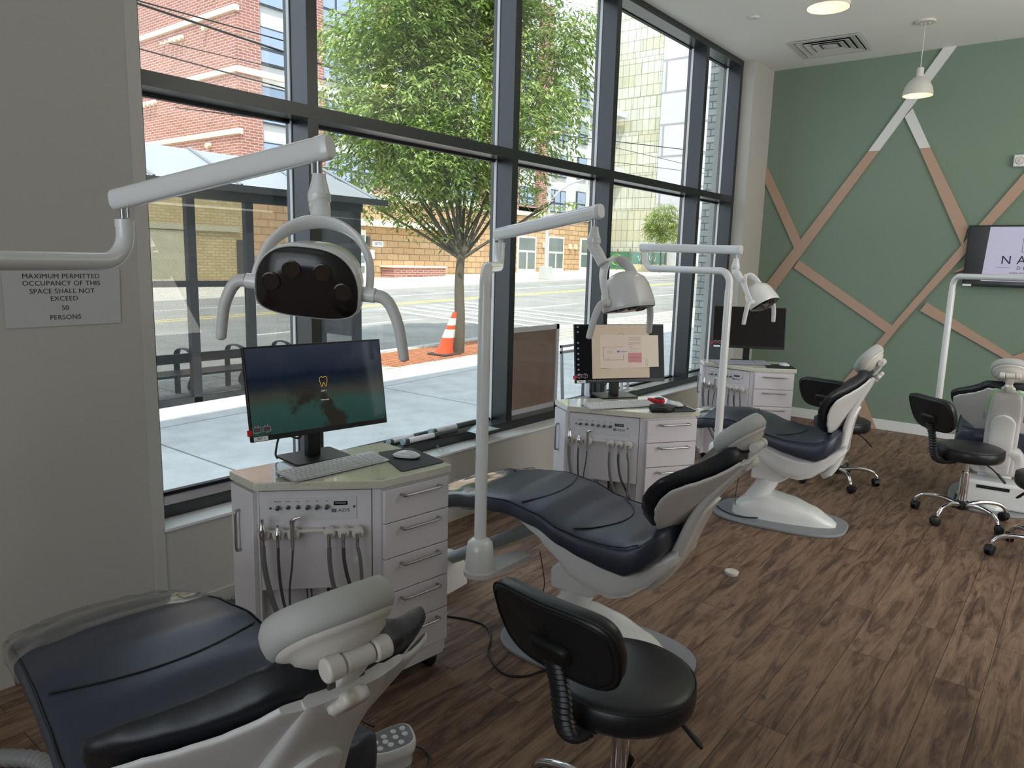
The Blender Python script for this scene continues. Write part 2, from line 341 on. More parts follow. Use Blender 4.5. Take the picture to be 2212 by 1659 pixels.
b = MB(); b.bx(XW, XW + 0.003, 1.386, 1.436, 0.16, ZC); struct('trim_2', b, mat('guard_vinyl', (196, 193, 186), 0.4))

# ---- the black window wall: one curtain wall, frame parts and one pane per bay
win = empty('window_1', (0, 0, 0)); tag(win, kind='structure')
Y0, Y1 = 1.436, 7.58; MW = 0.062
mull = [2.32, 3.91, 5.13, 6.73, 7.55]
def mullion(yc):
    b = MB(); b.bx(XGL - 0.03, XF, yc - MW / 2, yc + MW / 2, 0.445, ZC); b.cur = 1; b.bx(XGL + 0.002, XGL + 0.022, yc - MW / 2 - 0.006, yc - MW / 2 + 0.004, 0.505, 2.25); b.bx(XGL + 0.002, XGL + 0.022, yc - MW / 2 - 0.006, yc - MW / 2 + 0.004, 2.314, 3.58)
    return b.build('mullion', [FRAME, SILLW], win, smooth=False)
for y in mull: mullion(y)
b = MB(); b.bx(XGL - 0.03, XF, Y0, Y0 + 0.062, 0.445, ZC); b.build('jamb', FRAME, win, smooth=False)
b = MB(); b.bx(XGL - 0.03, XF + 0.002, Y0, Y1, 0.445, 0.503); b.build('bottom_rail', FRAME, win, smooth=False)
b = MB(); b.bx(XGL - 0.03, XF + 0.002, Y0, Y1, 2.252, 2.312); b.build('transom', FRAME, win, smooth=False)
b = MB(); b.bx(XGL - 0.03, XF + 0.002, Y0, Y1, 3.585, ZC); b.build('head_rail', FRAME, win, smooth=False)
e = [Y0] + mull
for y0, y1 in zip(e, e[1:]):
    for z0, z1 in ((0.49, 2.26), (2.30, 3.60)):
        b = MB(); b.bx(XGL - 0.006, XGL, y0, y1, z0, z1); b.build('window_pane', GLASS, win, smooth=False)
        b = MB()
        for q in ((y0 + 0.03, y1 - 0.03, z0 + 0.005, z0 + 0.025), (y0 + 0.03, y1 - 0.03, z1 - 0.022, z1 - 0.004)): b.bx(XGL - 0.02, XGL + 0.012, *q)
        b.build('glazing_bead', BLACKM, win, smooth=False)
# soffit strip above the window, under the ceiling line (shadow gap of the head)
# ================================================================= DIAGONAL WALL STRIPS (trim of the green wall)
YS = YG
def strip(name, m, px, th):
    pts = [ony(x, y, YS) for x, y in px]
    b = MB(); b.prism([(p.x, p.z) for p in pts], YS - th, YS, lambda a, c, h: (a, h, c)); return struct(name, b, m, smooth=False)
strip('trim_3', STRIPW, [(2039, 104), (2068, 99), (1900, 326), (1877, 327)], 0.022)
strip('trim_4', BEIGE, [(1877, 327), (1900, 326), (1658, 650), (1650, 622)], 0.022)
strip('trim_5', STRIPW, [(1955, 253), (1972, 235), (2010, 319), (1987, 321)], 0.020)
strip('trim_6', BEIGE, [(1987, 321), (2010, 319), (2092, 490), (2079, 532)], 0.020)
strip('trim_7', BEIGE, [(2240, 343), (2240, 380), (1944, 704), (1800, 886), (1786, 866)], 0.024)
strip('trim_8', BEIGE, [(1716, 579), (1727, 562), (1932, 706), (1918, 721)], 0.021)
strip('trim_9', BEIGE, [(1988, 671), (2003, 653), (2200, 776), (2215, 800)], 0.021)
strip('trim_10', BEIGE, [(1655, 355), (1653, 393), (1718, 539), (1732, 521)], 0.018)
strip('trim_11', BEIGE, [(1860, 852), (1866, 858), (1897, 933), (1874, 930), (1845, 870)], 0.022)
strip('trim_12', BEIGE, [(2172, 786), (2187, 770), (2260, 742), (2260, 766)], 0.023)
strip('trim_13', BEIGE, [(2058, 590), (2081, 577), (2150, 545), (2150, 565)], 0.0225)

# ================================================================= CEILING THINGS
def pendant(x, y, zb, label, drop):
    r = empty('pendant_lamp', (x, y, ZC), 0, label, 'lamp', 'pendant lamps of the ceiling')
    m = mat('pendant_enamel', (214, 210, 200), 0.45)
    h = 0.22; z0 = zb - ZC
    b = MB(); prof = [(0.155, 0), (0.151, 0.03), (0.138, 0.07), (0.115, 0.105), (0.085, 0.135), (0.055, 0.155), (0.040, 0.163), (0.036, 0.185), (0.036, 0.235), (0.030, 0.24), (0.001, 0.242), (0.001, 0.15), (0.05, 0.148), (0.08, 0.128), (0.11, 0.098), (0.133, 0.066), (0.146, 0.03), (0.150, 0.0)]
    b.lathe([(a * 0.76, z0 + c * 0.93) for a, c in prof], n=40, cap=False); b.build('lamp_shade', m, r)
    b = MB(); b.cyl((0, 0, z0 + h), (0, 0, -0.01), 0.0035, n=8); b.build('lamp_cable', m, r)
    b = MB(); b.lathe([(0.075, -0.016), (0.078, -0.008), (0.078, 0)], n=32); b.cyl((0.03, 0, -0.016), (0.03, 0, -0.026), 0.006); b.cyl((-0.03, 0, -0.016), (-0.03, 0, -0.026), 0.006); b.build('canopy', m, r)
    b = MB(); b.ell((0, 0, z0 + 0.075), (0.024, 0.024, 0.034)); b.build('bulb', mat('warm_bulb', (255, 190, 130), 0.4, emit=1.6), r)
    l = bpy.data.lights.new('bulb_light', 'POINT'); l.energy = 1.3; l.color = (1, 0.62, 0.36); l.shadow_soft_size = 0.03
    lo = bpy.data.objects.new('bulb_light', l); COL.objects.link(lo); lo.location = (x, y, zb + 0.03)
Pc = onz(2000, 45, ZC)
pendant(Pc.x, Pc.y, ony(1981, 207, Pc.y).z, 'off-white dome pendant lamp hanging whole in view before the green wall', 0)
Pq = dp(1789, 17, 4.16)
pendant(Pq.x, Pq.y, Pq.z, 'off-white dome pendant lamp cut off by the top edge, near the ceiling vent', 0)
dv = [onz(x, y, ZC) for x, y in ((1694, 93), (1855, 68), (1893, 104), (1742, 126))]
vc = sum(dv, Vector()) / 4
vent = empty('ceiling_vent', (vc.x, vc.y, ZC), 3, 'square four-way ceiling air diffuser with stepped metal louvres', 'vent')
VM = mat('vent_white', (205, 205, 200), 0.5)
S = 0.30
b = MB()
def sqring(b, s0, z0, s1, z1, t=0.004):
    a = [(-s0, -s0, z0), (s0, -s0, z0), (s0, s0, z0), (-s0, s0, z0)]; c = [(-s1, -s1, z1), (s1, -s1, z1), (s1, s1, z1), (-s1, s1, z1)]
    for k in range(4):
        j = (k + 1) % 4; b.add([a[k], a[j], c[j], c[k], Vector(a[k]) + Vector((0, 0, t)), Vector(a[j]) + Vector((0, 0, t)), Vector(c[j]) + Vector((0, 0, t)), Vector(c[k]) + Vector((0, 0, t))],
              [(0, 1, 2, 3), (4, 7, 6, 5), (0, 4, 5, 1), (3, 2, 6, 7), (0, 3, 7, 4), (1, 5, 6, 2)])
sqring(b, S, -0.012, S - 0.03, -0.014); sqring(b, S - 0.03, -0.014, S - 0.035, -0.003); b.build('frame', VM, vent, smooth=False)
for k, s0 in enumerate((0.255, 0.195, 0.135)):
    b = MB(); sqring(b, s0, -0.016, s0 - 0.05, -0.002 - 0.012 * 0); b.build('louvre', VM, vent, smooth=False)
b = MB(); b.box((0, 0, -0.008), (0.13, 0.13, 0.006)); b.ell((0, 0, -0.013), (0.05, 0.05, 0.006)); b.build('centre_plate', VM, vent)
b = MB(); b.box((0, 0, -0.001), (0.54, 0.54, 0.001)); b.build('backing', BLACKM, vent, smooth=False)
P = onz(1630, 36, ZC)
b = MB(); b.lathe([(0.036, 0), (0.04, -0.006), (0.034, -0.014), (0.001, -0.016)], c=(P.x, P.y, ZC)); tag(b.build('sprinkler_cover', SILLW), 'small round white cover plate set in the ceiling', 'sprinkler')

# ================================================================= SIGN, WALL TV, EMERGENCY LIGHT
sg = empty('occupancy_sign', (XW, 0, 0), 0, 'white printed occupancy limit card fixed on the grey wall', 'sign')
c4 = [onx(x, y, XW) for x, y in ((2, 586), (257, 581), (260, 697), (13, 710))]
b = MB(); b.prism([(p.y, p.z) for p in c4], 0.001, 0.004, lambda a, c, h: (h, a, c)); b.build('sign_board', mat('card_white', (196, 196, 194), 0.6), sg, smooth=False)
RX = frame3((0, 1, 0), (0, 0, 1), (1, 0, 0))
for body, (px, py), sz in (('MAXIMUM PERMITTED', (133, 597), 0.0205), ('OCCUPANCY OF THIS', (134, 612), 0.0205), ('SPACE SHALL NOT', (135, 629), 0.0205), ('EXCEED', (138, 645), 0.0205), ('50', (140, 665), 0.0205), ('PERSONS', (141, 685), 0.0205)):
    p = onx(px, py, XW); t = text('lettering', body, sz * 1.2, INK, (0.0045, p.y, p.z), RX, sg, space=1.06)
YT = YG - 0.06
tl, bl = ony(2092, 487, YT), ony(2079, 617, YT); X0 = (tl.x + bl.x) / 2; ZT, ZB = tl.z, bl.z + 0.0; TW = (ZT - ZB) * 1.78
tv = empty('wall_television', (X0 + TW / 2, YT, (ZT + ZB) / 2), 0, 'black flat television on the green wall showing a dental office logo', 'television')
hx, hz = TW / 2, (ZT - ZB) / 2
b = MB(); b.bx(-hx, hx, 0, 0.035, -hz, hz); b.build('housing', BLACKP, tv, bevel=0.004)
b = MB(); b.bx(-hx * 0.5, hx * 0.5, 0.035, 0.059, -hz * 0.5, hz * 0.5); b.build('wall_bracket', BLACKM, tv)
b = MB(); b.bx(-hx + 0.012, hx - 0.012, -0.002, 0.001, -hz + 0.02, hz - 0.012); b.build('screen', mat('screen_black', (6, 7, 8), 0.15), tv, smooth=False)
lx = ony(2139, 500, YT).x - tv.location.x
b = MB(); b.add([(lx, -0.0035, hz - 0.014), (hx - 0.05, -0.0035, hz - 0.014), (hx - 0.05, -0.0035, -hz + 0.05), (lx - 0.025, -0.0035, -hz + 0.05)], [(0, 1, 2, 3)])
b.build('picture', mat('lit_lilac', (178, 176, 198), 0.4, emit=0.35), tv, smooth=False)
RY = frame3((1, 0, 0), (0, 0, 1), (0, -1, 0)); NAVY = mat('navy_print', (28, 30, 50), 0.5)
def tvp(px, py): p = ony(px, py, YT); return (p.x - tv.location.x, -0.0045, p.z - tv.location.z)
text('logo_lettering', 'NAT', 0.105, NAVY, tvp(2204, 563), RY, tv, space=1.75)
text('logo_lettering', 'DENT', 0.042, NAVY, tvp(2219, 580), RY, tv, space=1.8)
text('logo_lettering', 'GENERAL DENTISTRY  |  ORTHODONTICS', 0.016, NAVY, tvp(2224, 591), RY, tv)
b = MB(); q = tvp(2167, 578); b.bx(q[0] - 0.055, q[0] + 0.055, -0.0045, -0.004, q[2] - 0.001, q[2] + 0.001)
q = tvp(2207, 545); b.bx(q[0], q[0] + 0.003, -0.0045, -0.004, q[2], q[2] + 0.12); b.bx(q[0], q[0] + 0.1, -0.0045, -0.004, q[2], q[2] + 0.003); b.bx(q[0], q[0] + 0.1, -0.0045, -0.004, q[2] + 0.12, q[2] + 0.123); b.build('logo_lines', NAVY, tv, smooth=False)
b = MB(); q = tvp(2088, 617); b.bx(q[0] - 0.035, q[0] + 0.035, -0.004, -0.002, q[2] - 0.002, q[2] + 0.016); b.build('sticker', PAPER, tv, smooth=False)
P = ony(2202, 348, YG)
em = empty('emergency_light', (P.x + 0.02, YG, P.z), 0, 'small white emergency lamp box high on the green wall', 'light')
b = MB(); b.bx(-0.06, 0.14, -0.045, 0, -0.052, 0.052); b.build('housing', WHITE, em, bevel=0.008)
b = MB(); b.lathe([(0.036, 0), (0.036, 0.006), (0.028, 0.012), (0.020, 0.008), (0.012, 0.014), (0.001, 0.014)], c=(-0.01, -0.045, 0.0), axis=(0, -1, 0)); b.build('lamp_head', IVORY, em)

# ================================================================= DENTAL CHAIRS
BD = Vector((0.53, 0.848)); BT = Vector((0.848, -0.53)); OB = Vector((0.175, 0.67))
def chair(name_label, loc, yaw, rec, cover=True, hs=0.0, lift=0.0, housing=False):
    root = empty('dental_chair', (loc[0], loc[1], 0), yaw, name_label, 'dental chair', 'black and white dental chairs')
    ca, sa = math.cos(R_(rec)), math.sin(R_(rec))
    def bk(s, t, v):       # backrest frame -> chair frame
        p = OB + BD * s + BT * t; du, dz = p.x - 0.30, p.y - 0.50
        return Vector((0.30 + du * ca + dz * sa, v, 0.50 + lift - du * sa + dz * ca))
    # base plate
    pts = []
    for i in range(48):
        t = 2 * math.pi * i / 48; c, s_ = math.cos(t), math.sin(t); e = 0.62
        pts.append((0.005 + 0.405 * math.copysign(abs(c) ** e, c), (0.268 if c < 0 else 0.268 - 0.03 * c) * math.copysign(abs(s_) ** e, s_)))
    b = MB(); b.prism(pts, 0, 0.018); b.build('base_plate', GREYB, root, bevel=0.005)
    # base cover
    tab = [(-0.275, 0.10, 0.075), (-0.255, 0.135, 0.105), (-0.17, 0.150, 0.145), (-0.066, 0.152, 0.166), (0.06, 0.140, 0.150), (0.21, 0.108, 0.108), (0.30, 0.070, 0.062), (0.345, 0.030, 0.035)]
    rings = []
    for i in range(20):
        x = -0.275 + 0.62 * i / 19; w, h = interp(tab, x)
        rings.append([Vector((x, (w + 0.012 * (1 - j / 16 if j < 17 else (j - 16) / 16) * 0) * math.copysign(abs(math.cos(math.pi * j / 16)) ** 0.55, math.cos(math.pi * j / 16)), 0.018 + (h - 0.018) * abs(math.sin(math.pi * j / 16)) ** 0.6)) for j in range(17)])
    b = MB(); b.loft(rings); b.build('base_cover', WHITE, root, angle=50)
    # lift column and link box
    rings = []
    for z, xc, hx_, hy in ((0.03, -0.185, 0.085, 0.12), (0.09, -0.168, 0.088, 0.115), (0.16, -0.13, 0.088, 0.105), (0.24, -0.085, 0.082, 0.10), (0.275, -0.075, 0.08, 0.10)):
        rings.append([Vector((xc + hx_ * math.cos(2 * math.pi * k / 28), hy * math.sin(2 * math.pi * k / 28), z + 0.02 * math.cos(2 * math.pi * k / 28))) for k in range(28)])
    b = MB(); b.loft(rings); b.build('lift_column', WHITE, root, angle=50)
    b = MB(); b.prism([(-0.175, 0.262), (-0.175, 0.345), (-0.10, 0.42), (0.06, 0.40), (0.06, 0.30), (0.01, 0.262)], -0.10, 0.10, lambda a, c, h: (a, h, c)); b.build('link_box', WHITE, root, bevel=0.012, seg=3)
    if housing:
        b = MB(); b.bx(0.10, 0.30, -0.20, 0.42, 0.018, 0.20); hous = b.build('base_housing', WHITE, root, bevel=0.02, seg=4)
        b = MB(); b.bx(0.298, 0.304, -0.10, 0.09, 0.150, 0.172); b.build('slot', BLACKM, hous, smooth=False)
    n_before = set(bpy.data.objects)
    # seat frame
    tab = [(-0.50, 0.09, 0.575, 0.556), (-0.353, 0.13, 0.58, 0.538), (-0.22, 0.155, 0.575, 0.476), (-0.15, 0.165, 0.55, 0.419), (-0.04, 0.172, 0.52, 0.334), (0.026, 0.175, 0.50, 0.310), (0.12, 0.172, 0.48, 0.298), (0.19, 0.168, 0.47, 0.325), (0.25, 0.16, 0.50, 0.372), (0.31, 0.145, 0.53, 0.43), (0.365, 0.12, 0.56, 0.50)]
    rings = []
    for i in range(36):
        x = -0.50 + 0.865 * i / 35; w, zt, zb = interp(tab, x); zc, hh = (zt + zb) / 2, (zt - zb) / 2
        rings.append([Vector((x, w * math.copysign(abs(math.cos(a)) ** 0.45, math.cos(a)), zc + hh * math.copysign(abs(math.sin(a)) ** 0.6, math.sin(a)))) for a in [2 * math.pi * k / 28 for k in range(28)]])
    b = MB(); b.loft(rings); b.build('seat_frame', WHITE, root, angle=50)
    # seat and legrest cushion, one upholstered piece
    tab = [(-0.90, 0.10, 0.500, 0.470), (-0.885, 0.15, 0.515, 0.460), (-0.80, 0.20, 0.553, 0.480), (-0.70, 0.225, 0.592, 0.515), (-0.55, 0.24, 0.632, 0.560), (-0.44, 0.248, 0.652, 0.572), (-0.30, 0.258, 0.664, 0.584), (-0.16, 0.264, 0.642, 0.560), (-0.05, 0.268, 0.604, 0.512), (0.05, 0.268, 0.588, 0.482),
           (0.15, 0.268, 0.586, 0.460), (0.22, 0.266, 0.592, 0.450), (0.27, 0.255, 0.612, 0.475), (0.315, 0.225, 0.640, 0.520), (0.34, 0.16, 0.640, 0.560)]
    def seatring(x, off=0.0):
        w, zt, zb = interp(tab, x); zc, hh = (zt + zb) / 2, (zt - zb) / 2 + off; w += off
        r = []
        for k in range(40):
            a = 2 * math.pi * k / 40; c, s_ = math.cos(a), math.sin(a); e = 0.34
            y = w * math.copysign(abs(c) ** 0.5, c); z = zc + hh * math.copysign(abs(s_) ** e, s_)
            if s_ > 0: z += 0.012 * (1 - (y / w) ** 2)
            r.append(Vector((x, y, z)))
        return r
    b = MB(); b.loft([seatring(-0.90 + 1.24 * i / 60) for i in range(61)]); seat = b.build('seat_cushion', SKYV, root, angle=60)
    def topz(x, y):
        w, zt, zb = interp(tab, x); return zt + 0.012 * (1 - min(1, (y / w) ** 2)) - 0.006 * (abs(y) / w) ** 8
    b = MB()
    for (x0, sag) in ((-0.240, 0.055), (-0.005, 0.125)):
        pp = []
        for i in range(25):
            y = -0.235 + 0.47 * i / 24; x = x0 + sag * (1 - (y / 0.235) ** 2); pp.append((x, y, topz(x, y) + 0.0005))
        b.tube(pp, 0.0028, 6)
    for sy in (-1, 1):
        pp = []
        for i in range(50):
            x = -0.86 + 1.13 * i / 49; w, zt, zb = interp(tab, x); pp.append((x, sy * (w - 0.006), zt - 0.010))
        b.tube(pp, 0.0026, 6)
    b.build('piping', BLACKM, seat)
    if cover:
        b = MB(); rr = []
        for i in range(34):
            x = -0.915 + (0.455) * i / 33; ring = seatring(max(x, -0.90), 0.007)
            rr.append([Vector((x, p.y, p.z + 0.003 * math.sin(61 * p.y + 37 * x))) for p in ring])
        b.loft(rr[:1] + rr, cap=False)
        b.add([p for p in rr[0]], [tuple(range(40))]); b.build('foot_cover', FILM, root, angle=60)
    for o_ in set(bpy.data.objects) - n_before:
        if o_.parent == root: o_.location.z += lift
    # backrest
    wt = [(0.0, 0.13), (0.03, 0.185), (0.08, 0.25), (0.13, 0.295), (0.18, 0.317), (0.23, 0.320), (0.27, 0.292), (0.31, 0.242), (0.35, 0.190), (0.385, 0.152), (0.415, 0.128), (0.43, 0.095)]
    tc = lambda v, s=0.2: (0.085 + 0.035 * (1 - s / 0.42)) * (1 - min(1, abs(v) / 0.33) ** 1.8)
    def ring(s, w, t0, th, e=0.55, sh=0.0, front=1.0):
        return [bk(s + sh, tc(y, s) * (front if math.sin(a) < 0 else 1.0) + t0 + th * math.copysign(abs(math.sin(a)) ** e, math.sin(a)), y) for a in [2 * math.pi * k / 44 for k in range(44)] for y in [w * math.copysign(abs(math.cos(a)) ** 0.7, math.cos(a))]]
    rings = []
    for i in range(34):
        f = i / 33; s = 0.43 * f; w, = interp(wt, s); th = 0.025 * min(1, (1 - abs(2 * f - 1) ** 10) + 0.25); rings.append(ring(s, w, -0.024 - 0.006 * math.sin(math.pi * f), th, front=0.72))
    b = MB(); b.loft(rings); b.build('backrest_cushion', mat('dark_back_vinyl', (24, 27, 34), 0.4, bump=0.06, bscale=350), root, angle=60)
    rings = []
    for i in range(30):
        f = i / 29; s = 0.024 + 0.385 * f; w, = interp(wt, s); rings.append(ring(s, w - 0.020, 0.006, 0.009, 0.4))
    b = MB(); b.loft(rings); b.build('backrest_shell', PEARL, root, angle=45)
    # spine tongue
    sp = smooth_path([(0.415, 0.086, 0.0), (0.35, 0.098, 0.0), (0.28, 0.106, 0.0), (0.20, 0.118, 0), (0.11, 0.148, 0), (0.01, 0.194, 0), (-0.095, 0.232, 0), (-0.19, 0.248, 0), (-0.25, 0.232, 0)], 4)
    rings = []
    for i, q in enumerate(sp):
        f = i / (len(sp) - 1); wv = 0.078 + 0.018 * min(1, f * 2); th = 0.013 + 0.010 * min(1, f * 1.5)
        if f > 0.9: wv *= 1 - 0.5 * ((f - 0.9) / 0.1) ** 2
        p0 = sp[max(0, i - 1)]; p1 = sp[min(len(sp) - 1, i + 1)]; d = Vector((p1.x - p0.x, p1.y - p0.y)).normalized(); nrm = Vector((d.y, -d.x))
        rings.append([bk(q.x + nrm.x * th * math.copysign(abs(math.sin(a)) ** 0.6, math.sin(a)), q.y + nrm.y * th * math.copysign(abs(math.sin(a)) ** 0.6, math.sin(a)), wv * math.copysign(abs(math.cos(a)) ** 0.5, math.cos(a))) for a in [2 * math.pi * k / 28 for k in range(28)]])
    b = MB(); b.loft(rings); b.build('backrest_arm', PEARL, root, angle=50)
    # raised tongue cover on the spine
    rings = []
    sub = [p for p in smooth_path([(q.x, q.y, 0) for q in sp[11:-1:3]] , 9)]
    for i, q in enumerate(sub):
        f = i / (len(sub) - 1); wv = 0.070 * max(0.10, math.sqrt(max(0, 1 - (1 - min(1, f / 0.20)) ** 2)))
        qa, qb = sub[max(0, i - 1)], sub[min(len(sub) - 1, i + 1)]; d = Vector((qb.x - qa.x, qb.y - qa.y)).normalized(); nrm = Vector((-d.y, d.x)) ; nrm = nrm if nrm.y > 0 else -nrm
        rings.append([bk(q.x + nrm.x * (0.018 + 0.012 * math.copysign(abs(math.sin(a)) ** 0.6, math.sin(a))), q.y + nrm.y * (0.018 + 0.012 * math.copysign(abs(math.sin(a)) ** 0.6, math.sin(a))), wv * math.copysign(abs(math.cos(a)) ** 0.6, math.cos(a))) for a in [2 * math.pi * k / 24 for k in range(24)]])
    b = MB(); b.loft(rings); b.build('arm_cover', WHITE, root, angle=50)
    # headrest
    hr = empty('headrest', (0, 0, 0)); hr.parent = root
    th0 = R_(3)
    def hk(p, q, v):  # p along pad, q behind pad, around pad centre
        s = 0.500 + hs + p * math.cos(th0) - q * math.sin(th0)
        t = -0.008 + p * math.sin(th0) + q * math.cos(th0); return bk(s, t, v)
    def disc(name, prof, m, n=40):  # prof: (halfwidth scale, q)
        rings = [[hk(0.099 * r * math.sin(a), q + (0.016 * (r * math.cos(a)) ** 2 * -1), 0.110 * r * math.cos(a)) for a in [2 * math.pi * k / n for k in range(n)]] for r, q in prof]
        b = MB(); b.loft(rings); return b.build(name, m, hr, angle=60)
    disc('head_cushion', [(0.05, -0.020), (0.5, -0.022), (0.8, -0.026), (0.93, -0.022), (1.0, -0.008), (1.02, 0.008), (1.0, 0.022), (0.93, 0.030), (0.88, 0.031)], GREYPAD)
    disc('head_shell', [(0.90, 0.024), (0.89, 0.034), (0.82, 0.040), (0.74, 0.042), (0.70, 0.050), (0.5, 0.060), (0.25, 0.066), (0.03, 0.067)], IVORY)
    b = MB()
    for v0, v1, r in ((-0.058, -0.028, 0.019), (-0.026, 0.026, 0.017), (0.028, 0.058, 0.019)): b.cyl(hk(0.030, 0.074, v0), hk(0.030, 0.074, v1), r, n=18)
    b.build('hinge', IVORY, hr, bevel=0.004)
    rings = []
    for p, q, w, h in ((0.03, 0.075, 0.026, 0.012), (0.0, 0.084, 0.023, 0.010), (-0.04, 0.088, 0.020, 0.009), (-0.09, 0.078, 0.020, 0.009), (-0.118, 0.062, 0.020, 0.009)):
        rings.append([hk(p, q + h * math.copysign(abs(math.sin(a)) ** 0.5, math.sin(a)), w * math.copysign(abs(math.cos(a)) ** 0.5, math.cos(a))) for a in [2 * math.pi * k / 16 for k in range(16)]])
    b = MB(); b.loft(rings); b.build('headrest_bracket', IVORY, hr, angle=50)
    rings = []
    for q, r in ((0.092, 0.010), (0.104, 0.012), (0.106, 0.030), (0.112, 0.034), (0.122, 0.034), (0.128, 0.028)):
        rings.append([hk(-0.045 + (r * (1 + 0.13 * math.cos(6 * a))) * math.sin(a), q, (r * (1 + 0.13 * math.cos(6 * a))) * math.cos(a)) for a in [2 * math.pi * k / 48 for k in range(48)]])
    b = MB(); b.loft(rings); b.build('knob', IVORY, hr, angle=50)
    b = MB(); b.cyl(bk(0.405, 0.062, -0.034), bk(0.405, 0.062, -0.020), 0.024, n=24); b.cyl(bk(0.405, 0.062, 0.020), bk(0.405, 0.062, 0.034), 0.024, n=24); b.cyl(bk(0.405, 0.062, -0.040), bk(0.405, 0.062, 0.040), 0.010, n=16)
    b.tube([bk(0.405, 0.062, -0.028), bk(0.36, 0.035, -0.028)], [0.020, 0.012], 10, sq=(1, 0.5)); b.tube([bk(0.405, 0.062, 0.028), bk(0.36, 0.035, 0.028)], [0.020, 0.012], 10, sq=(1, 0.5))
    b.build('knuckle', mat('dark_grey_metal', (92, 90, 86), 0.4, metal=0.4), hr, bevel=0.002)
    return root, bk
CH = [(-1.405, 0.745, -6), (-1.48, 2.50, 5), (-1.45, 4.68, 6), (-0.425, 6.13, -85)]
c1, bk1 = chair('reclined black dental chair at the bottom edge, headrest nearest to the keypad', CH[0], CH[0][2], 11, hs=-0.052)
c2, bk2 = chair('reclined black dental chair between the first white cabinet and the second one', CH[1], CH[1][2], 13.5, hs=-0.058)
c3, bk3 = chair('upright black dental chair with white base and grey floor plate fully seen', CH[2], CH[2][2], 0, hs=-0.018)
c4, bk4 = chair('black dental chair seen from its white back, green cord hanging at headrest', CH[3], CH[3][2], 7, lift=-0.085, housing=True)
for c, nm in ((c1, 0), (c2, 0)): pass

